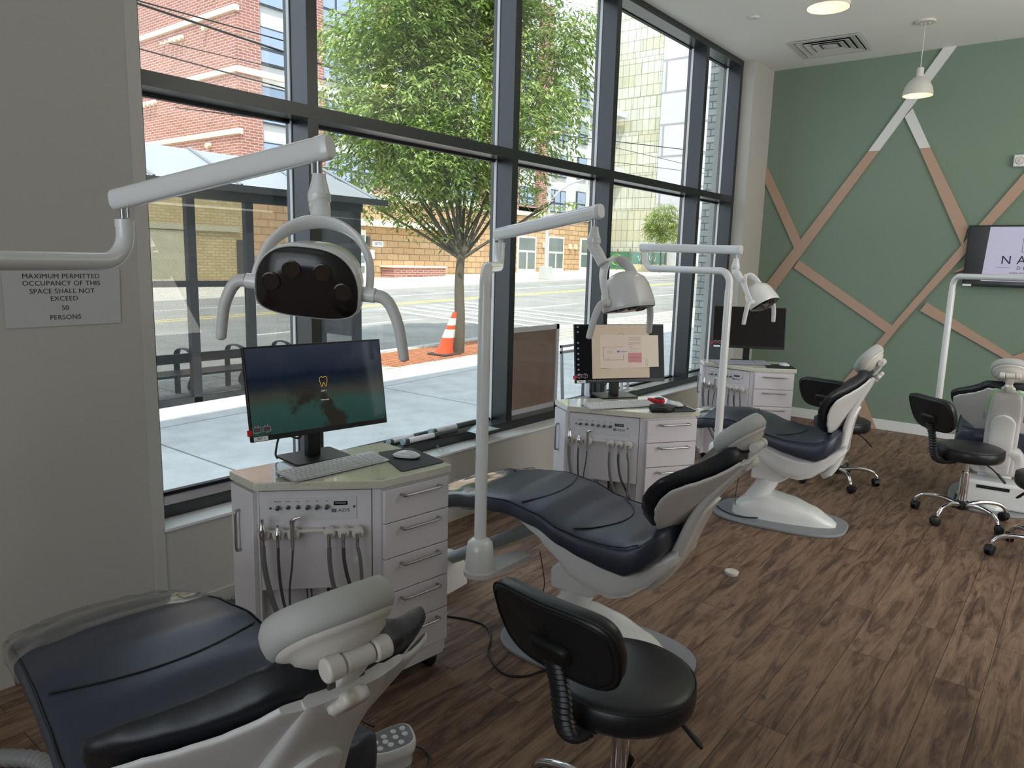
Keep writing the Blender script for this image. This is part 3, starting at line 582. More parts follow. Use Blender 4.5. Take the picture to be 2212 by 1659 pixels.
# ================================================================= OPERATING LIGHTS
OVAL = WHITE
def exam_light(label, post, elbow, aL, aR, yt, hc, avec, nvec, cvec, hdir, bar_to):
    root = empty('dental_light', (post[0], post[1], 0), 0, label, 'dental light', 'white dental lights on posts')
    o = Vector((post[0], post[1], 0)); L = lambda p: Vector(p) - o
    px, py = 0, 0
    el = L((elbow[0], elbow[1], 0)); d = Vector((el.x, el.y, 0)); ln = d.length; d.normalize()
    bt = L((bar_to[0], bar_to[1], 0)); bd = bt.normalized(); bs = Vector((-bd.y, bd.x, 0))
    b = MB(); b.M = Matrix.Translation((0, 0, 0)); pts = [bs * 0.055 + bd * 0.0, bs * 0.045 + bt, -bs * 0.045 + bt, -bs * 0.055]
    arcp = [(-bd * math.cos(R_(a)) * 0.062 + bs * math.sin(R_(a)) * 0.062) for a in range(-80, 81, 16)]
    b.prism([(p.x, p.y) for p in ([bt - bs * 0.04] + arcp + [bt + bs * 0.04])], 0.395, 0.418); b.build('support_bar', PEARL, root, bevel=0.003)
    b = MB(); b.lathe([(0.056, 0.418), (0.057, 0.43), (0.053, 0.49), (0.048, 0.528), (0.034, 0.54), (0.026, 0.545)], n=32); b.build('post_socket', WHITE, root, angle=45)
    b = MB(); b.cyl((0, 0, 0.53), (0, 0, 1.462), 0.0235, n=24); b.build('post', WHITE, root)
    r = 0.07; zt = 1.572
    path = [Vector((0, 0, 1.46)), Vector((0, 0, 1.475))] + arc(Vector((0, 0, zt - r)) + d * r, r, 180, 90, 8, d, (0, 0, 1)) + [d * (ln * 0.5) + Vector((0, 0, zt))] + arc(d * (ln - r) + Vector((0, 0, zt + r)), r, -90, 0, 8, d, (0, 0, 1)) + [d * ln + Vector((0, 0, 1.672))]
    b = MB(); b.tube(path, 0.0212, 20); b.cyl(d * ln + Vector((0, 0, 1.655)), d * ln + Vector((0, 0, 1.675)), 0.0225, n=20); b.build('swing_tube', WHITE, root)
    A, B = L(aL), L(aR); ad = (B - A).normalized(); side = ad.cross(Vector((0, 0, 1))).normalized(); up = side.cross(ad)
    b = MB(); b.cyl(A + Vector((0, 0, -0.05)), A, 0.0065, n=10); b.cyl(A + ad * 0.018 + Vector((0, 0, -0.05)), A + ad * 0.018, 0.0045, n=10); b.build('hinge_pin', STEEL, root)
    a0, b0 = A - ad * 0.028, B + ad * 0.032; rings = []
    for f, sc in ((0, 0.86), (0.006, 0.97), (0.012, 1), (0.5, 1), (0.95, 1), (0.953, 1.05), (0.990, 1.05), (1.0, 0.92)):
        p = a0 + (b0 - a0) * f; rings.append([p + side * 0.0195 * sc * math.copysign(abs(math.cos(t)) ** 0.8, math.cos(t)) + up * 0.0265 * sc * math.copysign(abs(math.sin(t)) ** 0.65, math.sin(t)) for t in [2 * math.pi * k / 28 for k in range(28)]])
    b = MB(); b.loft(rings); b.build('spring_arm', OVAL, root, angle=40)
    # neck
    T = L(yt); b = MB(); b.cyl((B.x, B.y, B.z), (B.x, B.y, B.z - 0.058), 0.0075, n=10); b.cyl(B + ad * -0.016, B + ad * -0.016 + Vector((0, 0, -0.05)), 0.004, n=8); b.build('stem', STEEL, root)
    z0 = B.z - 0.052; cN = Vector(cvec).normalized()
    path = [Vector((B.x, B.y, z0)), Vector((B.x, B.y, z0 - 0.012)), Vector((B.x, B.y, z0 - 0.042)), Vector((B.x, B.y, z0 - 0.043)), Vector((B.x, B.y, z0 - 0.060)), Vector((B.x, B.y, z0 - 0.0605))]
    rr = [0.0145, 0.016, 0.0235, 0.0255, 0.0255, 0.0232]
    q0 = Vector((B.x, B.y, z0 - 0.075)); q1 = T + cN * 0.03
    more = smooth_path([path[-1], q0, q0.lerp(q1, 0.6), T], 4)[1:]
    path += more; rr += [0.0232 + (0.021 - 0.0232) * k / len(more) for k in range(len(more))]
    b = MB(); b.tube(path, rr, 20); b.build('neck', WHITE, root, angle=45)
    H = L(hc); a = Vector(avec).normalized(); n = Vector(nvec); n = (n - a * n.dot(a)).normalized(); bb = n.cross(a)
    if bb.z < 0 and abs(bb.z) > 0.2: bb = -bb
    # yoke
    rings = []
    toT = T - H; cr = toT.length
    cdir = (toT - a * toT.dot(a)).normalized(); nd = a.cross(cdir).normalized()
    for i in range(33):
        t = math.pi * i / 32; ce, se = math.cos(t), math.sin(t)
        p = H + a * 0.122 * ce + cdir * (cr * abs(se) ** 0.8 * 1.0) ; rad = a * ce + cdir * se
        wv = 0.012 + 0.016 * se ** 1.5
        rings.append([p + rad * 0.0085 * math.cos(q) + nd * wv * math.sin(q) for q in [2 * math.pi * k / 16 for k in range(16)]])
    b = MB(); b.loft(rings); b.build('yoke', WHITE, root, angle=60)
    hd = empty('lamp_head', (0, 0, 0)); hd.parent = root
    out = []
    for i in range(56):
        t = 2 * math.pi * i / 56; c, s_ = math.cos(t), math.sin(t)
        x = 0.108 * math.copysign(abs(c) ** 0.72, c); y = (0.093 * abs(s_) ** 0.95) if s_ >= 0 else (-0.056 * abs(s_) ** 0.45)
        out.append((x, y))
    def rg(sc, q, dy=0): return [H + a * x * sc + bb * (y * sc + dy) + n * q for x, y in out]
    b = MB(); b.loft([rg(0.985, 0.026), rg(1.005, 0.031), rg(1.03, 0.027), rg(1.035, 0.015), rg(1.02, -0.005), rg(0.98, -0.032), rg(0.90, -0.060, 0.004), rg(0.74, -0.086, 0.008), rg(0.5, -0.104, 0.01), rg(0.25, -0.113, 0.01), rg(0.02, -0.116, 0.01)]); b.build('lamp_shell', WHITE, hd, angle=60)
    b = MB(); b.loft([rg(0.985, 0.0285), rg(0.965, 0.0315), rg(0.5, 0.0325), rg(0.02, 0.033)]); b.build('lamp_cover', DARKLENS, hd, angle=60)
    for (x, y) in ((-0.074, 0.014), (-0.031, 0.044), (0.033, 0.044), (0.076, 0.008)):
        b = MB(); c0 = H + a * x + bb * y + n * 0.0322; b.lathe([(0.0195, 0), (0.0195, 0.0030), (0.0170, 0.0038), (0.0164, 0.0026), (0.001, 0.0024)], c=c0, n=28, axis=n); b.build('lens', mat('lens_brown', (46, 36, 32), 0.12), hd)
    hdv = Vector(hdir).normalized()
    for sgn in (-1, 1):
        A0 = H + a * 0.118 * sgn; b = MB(); b.cyl(H + a * 0.095 * sgn, H + a * 0.138 * sgn, 0.0160, n=18); b.build('pivot', WHITE, hd, bevel=0.002)
        pp = smooth_path([H + a * 0.138 * sgn, H + a * 0.156 * sgn + hdv * 0.004, H + a * 0.172 * sgn + hdv * 0.022, H + a * 0.188 * sgn + hdv * 0.062, H + a * 0.198 * sgn + hdv * 0.122 - n * 0.004, H + a * 0.199 * sgn + hdv * 0.136 - n * 0.004], 5)
        k = len(pp); b = MB(); b.tube(pp, [0.0155 - 0.004 * (i / k) if i < k - 2 else 0.009 - 0.004 * (i - k + 2) for i in range(k)], 16, sq=(1, 0.9)); b.build('handle', PEARL, hd, angle=60)
    return root
def chpt(ch, u, v): a = R_(ch[2]); return (ch[0] + u * math.cos(a) - v * math.sin(a), ch[1] + u * math.sin(a) + v * math.cos(a))
P1, P2, P3, P4 = (chpt(c, -0.31, -0.415) for c in CH)
exam_light('white dental light with dark lens plate facing the room, above the first monitor', P1, (-1.91, 0.865), (-1.945, 0.878, 1.728), (-1.385, 1.053, 1.83), (-1.345, 1.025, 1.672), tuple(dp(672, 622, 1.56)), (0.80, 0.60, -0.09), (0.60, -0.78, -0.22), (0.05, 0, 1), (-0.05, 0.03, -1), chpt(CH[0], -0.26, -0.17))
exam_light('white dental light on a post, its domed head above the second monitor', P2, (-2.062, 2.516), (-2.068, 2.522, 1.713), (-1.508, 2.395, 1.785), tuple(dp(1303, 570, 2.75)), tuple(dp(1352, 653, 2.80)), (0.08, 1, 0), (0.26, -0.1, -0.96), (-0.55, 0, 1), (-0.15, 0.05, -1), chpt(CH[1], -0.26, -0.17))
exam_light('white dental light with level arm, its head in front of the third monitor', P3, (-2.36, 4.387), (-2.375, 4.39, 1.707), (-1.765, 4.436, 1.700), tuple(dp(1601, 605, 4.46)), tuple(dp(1644, 652, 4.50)), (0.1, 1, 0), (0.58, -0.15, -0.80), (-0.6, 0, 1), (0.0, 0.0, -1), chpt(CH[2], -0.26, -0.17))
exam_light('white bent lamp post beside the back-turned dental chair at the edge', P4, (-0.14, 5.74), (-0.15, 5.74, 1.707), (0.45, 5.6, 1.72), (0.45, 5.57, 1.56), (0.40, 5.5, 1.44), (1, 0, 0), (0, -0.5, -0.8), (0, 0.3, 1), (0, 0, -1), chpt(CH[3], -0.26, -0.17))

# ================================================================= WHITE INSTRUMENT CABINETS
PA, PB, PC_, PD, PE = (Vector(p) for p in ((0, 0), (.188, 0), (.447, .345), (.447, .665), (0, .67)))
def cabinet(label, x, y, yaw):
    root = empty('instrument_cabinet', (x, y, 0), yaw, label, 'cabinet', 'white instrument cabinets with stone tops')
    top = [PA, PB, PC_, PD, PE]
    b = MB(); b.prism([(p.x, p.y) for p in top], 0.799, 0.830); b.build('countertop', QUARTZ, root, bevel=0.004, seg=3)
    e = (PC_ - PB).normalized(); n = Vector((e.y, -e.x)); IN = 0.014
    def q(s, out, z): p = PB + e * s + n * (out - IN); return Vector((p.x, p.y, z))
    body = [Vector((IN, IN)), Vector((PB.x - 0.004, IN)), None, None, Vector((PC_.x - IN, PC_.y + 0.006)), Vector((PD.x - IN, PD.y - IN)), Vector((IN, PE.y - IN))]
    a1 = q(0.006, 0, 0); a2 = q(0.408, 0, 0)
    # carcass: outer poly with the diagonal face set back behind the delivery panel
    r1, r2 = q(0.012, 0, 0), q(0.012, -0.05, 0); r3, r4 = q(0.396, -0.05, 0), q(0.396, 0, 0)
    poly = [(IN, IN), (PB.x - 0.008, IN), (r1.x, r1.y), (r2.x, r2.y), (r3.x, r3.y), (r4.x, r4.y), (PC_.x - IN, PC_.y + 0.004), (PD.x - IN, PD.y - IN), (IN, PE.y - IN)]
    b = MB(); b.prism(poly, 0.075, 0.799); b.build('carcass', LAMIN, root, smooth=False)
    # door on the short side
    b = MB(); b.bx(IN + 0.004, PB.x - 0.010, -0.004 + IN - 0.014, IN, 0.10, 0.792); d = b.build('door', LAMIN, root, bevel=0.002)
    b = MB(); b.tube(smooth_path([(0.085, 0.0, 0.562), (0.085, -0.016, 0.562), (0.085, -0.022, 0.572), (0.085, -0.022, 0.635), (0.085, -0.022, 0.698), (0.085, -0.016, 0.708), (0.085, 0.0, 0.708)], 4), 0.0055, 10); b.build('handle', STEEL, d)
    # drawers
    zs = [0.790, 0.665, 0.531, 0.397, 0.262, 0.125]
    xf = PC_.x
    for z1, z0 in zip(zs, zs[1:]):
        b = MB(); b.bx(xf - IN, xf - IN + 0.015, PC_.y + 0.010, PD.y - IN - 0.001, z0 + 0.002, z1 - 0.002); d = b.build('drawer', LAMIN, root, bevel=0.002)
        zh = z1 - 0.027; X = xf - IN + 0.015; y0, y1 = PC_.y + 0.080, PC_.y + 0.250
        b = MB(); b.tube(smooth_path([(X - 0.002, y0, zh), (X + 0.018, y0, zh), (X + 0.024, y0 + 0.008, zh), (X + 0.024, (y0 + y1) / 2, zh), (X + 0.024, y1 - 0.008, zh), (X + 0.018, y1, zh), (X - 0.002, y1, zh)], 4), 0.0055, 8); b.build('handle', STEEL, d)
    # delivery panel
    b = MB(); pr = [q(0.013, 0, 0), q(0.393, 0, 0), q(0.393, -0.045, 0), q(0.013, -0.045, 0)]; b.prism([(p.x, p.y) for p in pr], 0.433, 0.794); pan = b.build('delivery_panel', LAMIN, root, bevel=0.0015)
    b = MB(); pr = [q(0.043, 0.003, 0), q(0.341, 0.003, 0), q(0.341, 0, 0), q(0.043, 0, 0)]; b.prism([(p.x, p.y) for p in pr], 0.691, 0.770); pl = b.build('control_plate', mat('plate_silver', (214, 213, 214), 0.4), pan)
    rot = frame3((e.x, e.y, 0), (0, 0, 1), (n.x, n.y, 0)); n3 = Vector((n.x, n.y, 0))
    KN = mat('knob_grey', (92, 92, 94), 0.35, metal=0.5)
    for i, s in enumerate((0.075, 0.109, 0.142, 0.175, 0.207, 0.240)):
        b = MB(); L_ = 0.006 if i in (1, 2) else 0.016
        b.lathe([(0.0072, 0), (0.0072, L_), (0.005, L_ + 0.001), (0.001, L_ + 0.001)], c=q(s, 0.003, 0.737), axis=n3, n=16); b.build('control_knob', KN, pl)
    for s in (0.050, 0.333):
        b = MB(); b.lathe([(0.0042, 0), (0.0042, 0.003), (0.001, 0.004)], c=q(s, 0.003, 0.735), axis=n3, n=12); b.build('screw', KN, pl)
    b = MB(); c = q(0.287, 0.0035, 0.748); b.box(c, (0.047, 0.014, 0.0015), rot); b.build('display', mat('display_black', (10, 10, 12), 0.2), pl, smooth=False)
    b = MB(); c = q(0.287, 0.0045, 0.748)
    for k in range(9): b.box(q(0.270 + 0.0042 * k, 0.0046, 0.7485), (0.0028, 0.005, 0.0004), rot)
    b.build('display_digits', mat('display_digit', (150, 152, 150), 0.5), pl, smooth=False)
    b = MB(); b.box(q(0.264, 0.0034, 0.7215), (0.017, 0.013, 0.0006), rot); b.build('logo_square', mat('logo_grey', (112, 112, 128), 0.5), pl, smooth=False)
    text('logo_lettering', 'ADS', 0.0175, mat('logo_ink', (84, 84, 104), 0.5), q(0.298, 0.0034, 0.7215), rot, pl, sx=1.25, space=1.05)
    for s, t in ((0.075, 'HP WATER'), (0.109, 'WATER'), (0.142, 'FLUSH'), (0.175, 'HP1'), (0.207, 'HP2'), (0.240, 'HP3')): text('plate_lettering', t, 0.0048, INK, q(s, 0.0034, 0.757), rot, pl)
    b = MB(); b.lathe([(0.0135, 0), (0.0135, 0.002), (0.0105, 0.003), (0.010, 0.002), (0.001, 0.0035)], c=q(0.339, 0, 0.534), axis=n3, n=24); b.build('grommet', WHITE, pan)
    b = MB(); b.bx(0, 0, 0, 0, 0, 0) if 0 else None
    b.tube([q(0.03, 0.022, 0.656), q(0.35, 0.022, 0.656)], 0.006, 8, sq=(1, 1)); b.box(q(0.19, 0.012, 0.655), (0.07, 0.012, 0.024), rot); bar = b.build('holder_bar', IVORY, pan)
    for s in (0.03, 0.079, 0.128, 0.250, 0.298, 0.346):
        b = MB(); rr = []
        for qd, r in ((0.008, 0.012), (0.012, 0.020), (0.030, 0.0215), (0.038, 0.019), (0.040, 0.010)):
            rr.append([q(s + r * math.cos(a), qd, 0.648 + r * math.sin(a)) for a in [2 * math.pi * k / 24 for k in range(24)]])
        b.loft(rr); b.build('instrument_holder', IVORY, bar)
    # handpieces and their hoses
    def inst(s, z0, prof, nm, tip=None, m=CHROME):
        b = MB(); b.lathe([(r, z) for r, z in prof], c=q(s, 0.047, z0), n=14)
        if tip: b.tube([q(s, 0.047, z0 + prof[-1][1] - 0.006), q(s + 0.012, 0.052, z0 + prof[-1][1] + 0.006), q(s + tip, 0.055, z0 + prof[-1][1] + 0.010)], [0.0065, 0.006, 0.0025], 10)
        return b.build(nm, m, bar)
    inst(0.028, 0.618, [(0.0095, 0), (0.0095, 0.030), (0.0115, 0.034), (0.0115, 0.060), (0.009, 0.066), (0.0075, 0.090), (0.0072, 0.094)], 'suction_tip')
    inst(0.079, 0.610, [(0.006, 0), (0.0065, 0.040), (0.010, 0.046), (0.008, 0.056), (0.005, 0.060), (0.005, 0.080)], 'suction_tip')
    inst(0.128, 0.600, [(0.0055, 0), (0.008, 0.030), (0.0085, 0.080), (0.010, 0.098), (0.010, 0.108)], 'air_water_syringe', tip=0.03)
    for s in (0.250, 0.298, 0.346): inst(s, 0.602, [(0.0072, 0), (0.0072, 0.024), (0.0078, 0.026), (0.0078, 0.050), (0.004, 0.052)], 'hose_coupling')
    def hose(pts, r, m=HOSE):
        b = MB(); b.tube(smooth_path([q(*p) for p in pts], 7), r, 10); b.build('hose', m, root)
    hose([(0.028, 0.047, 0.622), (0.031, 0.050, 0.56), (0.045, 0.052, 0.47), (0.068, 0.050, 0.38), (0.105, 0.04, 0.29), (0.150, 0.01, 0.20), (0.19, -0.05, 0.15)], 0.0092)
    hose([(0.079, 0.047, 0.612), (0.080, 0.050, 0.55), (0.086, 0.050, 0.46), (0.100, 0.04, 0.37), (0.13, 0.01, 0.28), (0.17, -0.05, 0.22)], 0.0052, HOSED)
    hose([(0.128, 0.047, 0.602), (0.124, 0.050, 0.54), (0.114, 0.048, 0.45), (0.117, 0.04, 0.37), (0.145, 0.01, 0.29), (0.17, -0.05, 0.24)], 0.0034, HOSED)
    hose([(0.250, 0.047, 0.604), (0.252, 0.050, 0.54), (0.264, 0.050, 0.46), (0.293, 0.04, 0.37), (0.33, 0.02, 0.29), (0.34, -0.05, 0.22)], 0.0078)
    hose([(0.298, 0.047, 0.604), (0.301, 0.050, 0.55), (0.318, 0.050, 0.47), (0.350, 0.04, 0.40), (0.375, 0.02, 0.33), (0.36, -0.05, 0.24)], 0.0066, HOSED)
    hose([(0.346, 0.047, 0.604), (0.356, 0.050, 0.55), (0.360, 0.052, 0.46), (0.355, 0.05, 0.38), (0.345, 0.03, 0.30), (0.34, -0.05, 0.22)], 0.0066)
    for s in (0.16, 0.175, 0.235, 0.25, 0.262):
        b = MB(); b.tube(smooth_path([q(s, -0.03, 0.45), q(s + 0.006, -0.025, 0.36), q(s - 0.004, -0.03, 0.26), q(s + 0.01, -0.045, 0.16)], 5), 0.003 if s < 0.2 else 0.006, 8); b.build('cable', HOSED if s != 0.235 else BLACKM, root)
    # base rail and casters
    b = MB(); b.prism([(p[0] * 0.985 + 0.004, p[1] * 0.985 + 0.004) for p in poly], 0.062, 0.10); b.build('base_rail', LAMIN, root, smooth=False)
    for cx_, cy_ in ((0.06, 0.06), (0.385, 0.40), (0.385, 0.60), (0.06, 0.60)):
        b = MB(); b.cyl((cx_, cy_, 0.040), (cx_, cy_, 0.064), 0.012, n=12); b.box((cx_, cy_, 0.040), (0.016, 0.03, 0.022)); cs = b.build('caster', mat('caster_grey', (186, 186, 186), 0.4), root)
        for dx in (-0.013, 0.013):
            b = MB(); b.lathe([(0.024, -0.006), (0.0285, -0.003), (0.0285, 0.003), (0.024, 0.006)], c=(cx_ + dx, cy_ + 0.01, 0.0285), axis=(1, 0, 0), n=24); b.build('wheel', BLACKP, cs)
    return root
CAB = [(-2.364, 1.384, -6), (-2.345, 3.385, -34), (-2.55, 5.80, -58)]
cabinet('white instrument cabinet beside the grey wall, all five drawers visible', *CAB[0])
cabinet('white instrument cabinet carrying the black tape roll and red dispenser', *CAB[1])
cabinet('white instrument cabinet near the green wall, under the switched-off monitor', *CAB[2])

# ================================================================= MONITORS
def monitor(label, x, y, z, yaw, tilt, scr, cable=True):
    root = empty('computer_monitor', (x, y, 0.830), yaw, label, 'monitor', 'black monitors on the cabinets')
    h = z - 0.830; w2, h2 = 0.281, 0.168; t = R_(tilt)
    def T(u, v, d): return Vector((d * math.cos(t) - v * math.sin(t), u, h + v * math.cos(t) + d * math.sin(t)))
    rot = frame3((math.cos(t), 0, math.sin(t)), (0, 1, 0), (-math.sin(t), 0, math.cos(t)))
    b = MB(); b.box(T(0, 0, -0.010), (0.018, 2 * w2, 2 * h2), rot); b.box(T(0, -0.02, -0.026), (0.022, 0.30, 0.20), rot); b.build('housing', BLACKP, root, bevel=0.003)
    b = MB(); b.box((0, 0, 0), (0.0015, 2 * w2 - 0.012, 2 * h2 - 0.026)); sc = b.build('screen', scr, root, smooth=False)
    sc.matrix_local = Matrix.Translation(T(0, 0.006, 0.0002)) @ rot.to_4x4()
    b = MB(); b.bx(-0.085, -0.050, -0.026, 0.026, 0.008, h + 0.03); b.box((-0.045, 0, h), (0.05, 0.05, 0.05)); b.build('stand_column', BLACKP, root, bevel=0.003)
    b = MB(); b.prism([(a, c) for a, c in roundrect(0.18, 0.23, 0.015, cx=-0.055)], 0, 0.009); b.build('stand_base', BLACKP, root, bevel=0.002)
    if cable:
        b = MB(); b.tube(smooth_path([T(-0.06, -0.12, -0.04), T(-0.08, -0.18, -0.05), (-0.10, -0.11, 0.10), (-0.11, -0.13, 0.03), (-0.10, -0.128, 0.006)], 6), 0.004, 8); b.build('cable', BLACKM, root)
    b = MB(); b.box(T(-w2 - 0.004, -h2 + 0.034, -0.002), (0.006, 0.018, 0.022), rot); b.build('red_tab', REDP, root, bevel=0.002)
    b = MB(); b.box(T(-w2 + 0.034, -h2 + 0.010, 0.0005), (0.0015, 0.052, 0.015), rot); st = b.build('name_sticker', PAPER, root, smooth=False)
    WH = mat('decal_white', (190, 190, 196), 0.5); RD = mat('decal_red', (150, 36, 66), 0.5)
    for k in (0, 1):
        b = MB(); cu, cv = -w2 + 0.022 + 0.036 * k, -h2 + 0.042
        for (du, dv, lu, lv) in ((0, 0.009, 0.028, 0.0015), (0, -0.009, 0.028, 0.0015), (-0.014, 0, 0.0015, 0.019), (0.014, 0, 0.0015, 0.019), (0, -0.013, 0.008, 0.0015), (-0.005, 0.013, 0.002, 0.006), (0.005, 0.013, 0.002, 0.006)): b.box(T(cu + du, cv + dv, 0.0012), (0.0006, lu, lv), rot)
        b.cur = 1; b.box(T(cu, cv, 0.0010), (0.0005, 0.020, 0.004), rot); b.box(T(cu + 0.004, cv + 0.004, 0.0010), (0.0005, 0.008, 0.006), rot); b.build('sticker', [WH, RD], root, smooth=False)
    return root, T, rot
RM = lambda rot: rot @ frame3((0, 1, 0), (0, 0, 1), (1, 0, 0))
m1, T1, r1 = monitor('monitor showing a dark island picture with a small golden tooth sign', -2.245, 1.696, 1.112, -8.5, 9.5, screenmat())
GOLD = mat('lit_gold', (214, 160, 60), 0.4, emit=0.6)
tooth = [(-0.016, 0.004), (-0.014, 0.015), (-0.006, 0.018), (0, 0.014), (0.006, 0.018), (0.014, 0.015), (0.016, 0.004), (0.012, -0.010), (0.008, -0.019), (0.004, -0.012), (0, -0.004), (-0.004, -0.012), (-0.008, -0.019), (-0.012, -0.010), (-0.016, 0.004)]
b = MB(); b.tube([T1(0.015 + a, 0.022 + c, 0.0022) for a, c in [(p.x, p.y) for p in smooth_path([(a, c, 0) for a, c in tooth], 4)]], 0.0009, 6); b.build('tooth_sign', GOLD, m1)
LW = mat('lit_white', (200, 200, 200), 0.4, emit=0.45)
text('screen_lettering', 'OPT 1', 0.009, LW, T1(0.015, -0.014, 0.0014), RM(r1), m1); text('screen_lettering', 'Welcome', 0.0085, LW, T1(0.015, -0.047, 0.0014), RM(r1), m1)
text('sticker_lettering', 'OPT 1', 0.011, INK, T1(-0.281 + 0.034, -0.168 + 0.010, 0.0016), RM(r1), m1)
DSK = mat('desktop_dark', (18, 19, 21), 0.1, emit=0.3, spec=0.08)
m2, T2, r2 = monitor('monitor showing beige windows and a pink note on a dark desktop', -2.117, 3.70, 1.09, -34.7, 9.5, DSK)
def card(u0, u1, v0, v1, d, rgb, em, nm='screen_window'):
    b = MB(); b.box(T2((u0 + u1) / 2, (v0 + v1) / 2, d), (0.0004, abs(u1 - u0), abs(v1 - v0)), r2); return b.build(nm, mat('lit_%d_%d_%d' % rgb, rgb, 0.5, emit=em), m2, smooth=False)
U = lambda px: -0.281 + 0.562 * (px - 95) / 1450.0
V = lambda py: 0.168 - 0.336 * (py - 85) / 930.0
card(U(360), U(1290), V(95), V(945), 0.0014, (150, 136, 118), 0.62)
card(U(490), U(1170), V(255), V(790), 0.0018, (160, 146, 134), 0.62)
card(U(1165), U(1445), V(265), V(775), 0.0020, (164, 152, 138), 0.62)
card(U(940), U(1165), V(545), V(700), 0.0022, (164, 108, 112), 0.4)
IN2 = 'screen_line'
for (x0, x1, y0, y1) in ((540, 865, 445, 449), (540, 545, 445, 655), (545, 865, 650, 655), (862, 866, 570, 652), (960, 1135, 302, 307), (950, 1145, 335, 340), (950, 1140, 380, 383), (950, 1140, 395, 398), (950, 1030, 412, 415), (950, 1015, 450, 454), (980, 1115, 482, 486), (980, 1090, 515, 518), (600, 690, 515, 518), (580, 690, 530, 533), (620, 690, 545, 548), (580, 650, 622, 626), (485, 630, 785, 791), (800, 1300, 785, 788), (960, 1140, 615, 618), (960, 1140, 628, 631), (960, 1110, 668, 671)):
    card(U(x0), U(x1), V(y0), V(y1), 0.0025, (84, 76, 84), 0.3, IN2)
card(U(762), U(792), V(505), V(538), 0.0025, (70, 80, 170), 0.4, 'screen_icon'); text('screen_lettering', 'Windows', 0.0135, mat('lit_blue', (84, 90, 160), 0.4, emit=0.4), T2(U(857), V(521), 0.0026), RM(r2), m2)
for k, y in enumerate((130, 210, 380, 465, 550, 635, 720, 800, 885)): card(U(130), U(158), V(y - 12), V(y + 12), 0.0014, (120, 122, 126), 0.35, 'screen_icon')
for x in (295, 330, 370, 405, 445, 480): card(U(x - 6), U(x + 6), V(972), V(982), 0.0014, (120, 122, 126), 0.35, 'screen_icon')
card(U(296), U(320), V(200), V(225), 0.0014, (190, 190, 192), 0.35, 'screen_icon')
b = MB(); b.tube([T2(U(1245) + 0.008 * math.cos(a), V(700) + 0.019 * math.sin(a), 0.0026) for a in [2 * math.pi * k / 20 for k in range(21)]], 0.0007, 5); b.build('screen_scribble', mat('lit_olive', (120, 120, 40), 0.5, emit=0.3), m2)
b = MB(); b.tube([T2(U(830) + 0.02 * math.cos(a), V(262) + 0.009 * math.sin(a), 0.0026) for a in [math.pi * k / 12 for k in range(13)]], 0.0007, 5); b.build('screen_arc', mat('lit_84_76_84', (84, 76, 84)), m2)
text('sticker_lettering', 'OPT 2', 0.011, INK, T2(-0.281 + 0.034, -0.168 + 0.010, 0.0016), RM(r2), m2)
m3, T3, r3 = monitor('switched-off black monitor in front of the green wall corner', -2.185, 5.87, 1.115, -61, 10, mat('screen_off', (34, 32, 32), 0.22, spec=0.25), cable=False)

# ================================================================= KEYBOARDS, MICE, PADS
ALU = mat('aluminium', (196, 198, 202), 0.35, metal=0.6)
KEY = mat('key_white', (214, 214, 214), 0.45)
def keyboard(label, pl, pr, L=0.415, D=0.116, cloth=False):
    p0, p1 = onz(*pl, 0.836), onz(*pr, 0.836); yaw = math.degrees(math.atan2(p1.y - p0.y, p1.x - p0.x)); mid = (p0 + p1) / 2
    r = empty('keyboard', (mid.x, mid.y, 0.830), yaw, label, 'keyboard', None if cloth else 'aluminium keyboards on the cabinets')
    sl = math.atan2(0.012, D); T = lambda x, y, z: Vector((x, y * math.cos(sl) - z * math.sin(sl), 0.004 + y * math.sin(sl) + z * math.cos(sl)))
    b = MB(); rr = roundrect(L, D, 0.006, 4, 0, D / 2); b.loft([[T(a, c, 0) for a, c in rr], [T(a, c, 0.004) for a, c in rr]]); b.build('base', ALU, r, bevel=0.001)
    b = MB(); b.cyl(T(-L / 2, D - 0.006, -0.004), T(L / 2, D - 0.006, -0.004), 0.0085, n=16); b.build('battery_tube', ALU, r)
    rowh = 0.0187; y0 = 0.006; kx = 0.0; protos = {}
    def key(x, y, w, h):
        k = (round(w, 4), round(h, 4))
        if k not in protos:
            b = MB(); b.prism(roundrect(w - 0.0028, h - 0.0028, 0.002, 3), 0.004, 0.0062); o = b.build('key', KEY, r, smooth=False); protos[k] = o
        else: o = protos[k].copy(); COL.objects.link(o)
        o.location = T(x, y, 0); o.rotation_euler.x = sl
    xl = -L / 2 + 0.006; span = 0.277
    rows = [[1, 1, 1, 1.25, 5.25, 1.25, 1, 1, 1.75], [2.25] + [1] * 10 + [2.25], [1.75] + [1] * 11 + [1.75], [1.5] + [1] * 12 + [1], [1] * 13 + [1.5], [1.05] * 13 + [0.85]]
    for j, row in enumerate(rows):
        h = rowh if j < 5 else 0.011; y = y0 + j * rowh + h / 2; u = span / sum(row); x = xl
        for w in row: key(x + w * u / 2, y, w * u, h); x += w * u
    for j in range(6):
        h = rowh if j < 5 else 0.011; y = y0 + j * rowh + h / 2
        for k in range(3): key(xl + span + 0.006 + (k + 0.5) * 0.0165, y, 0.0165, h)
        if j < 5:
            for k in range(4 if j else 3):
                key(xl + span + 0.062 - 0.0 + (k + 0.5) * 0.0160 + (0 if j or k == 0 else 0), y, 0.0160, h)
    return r
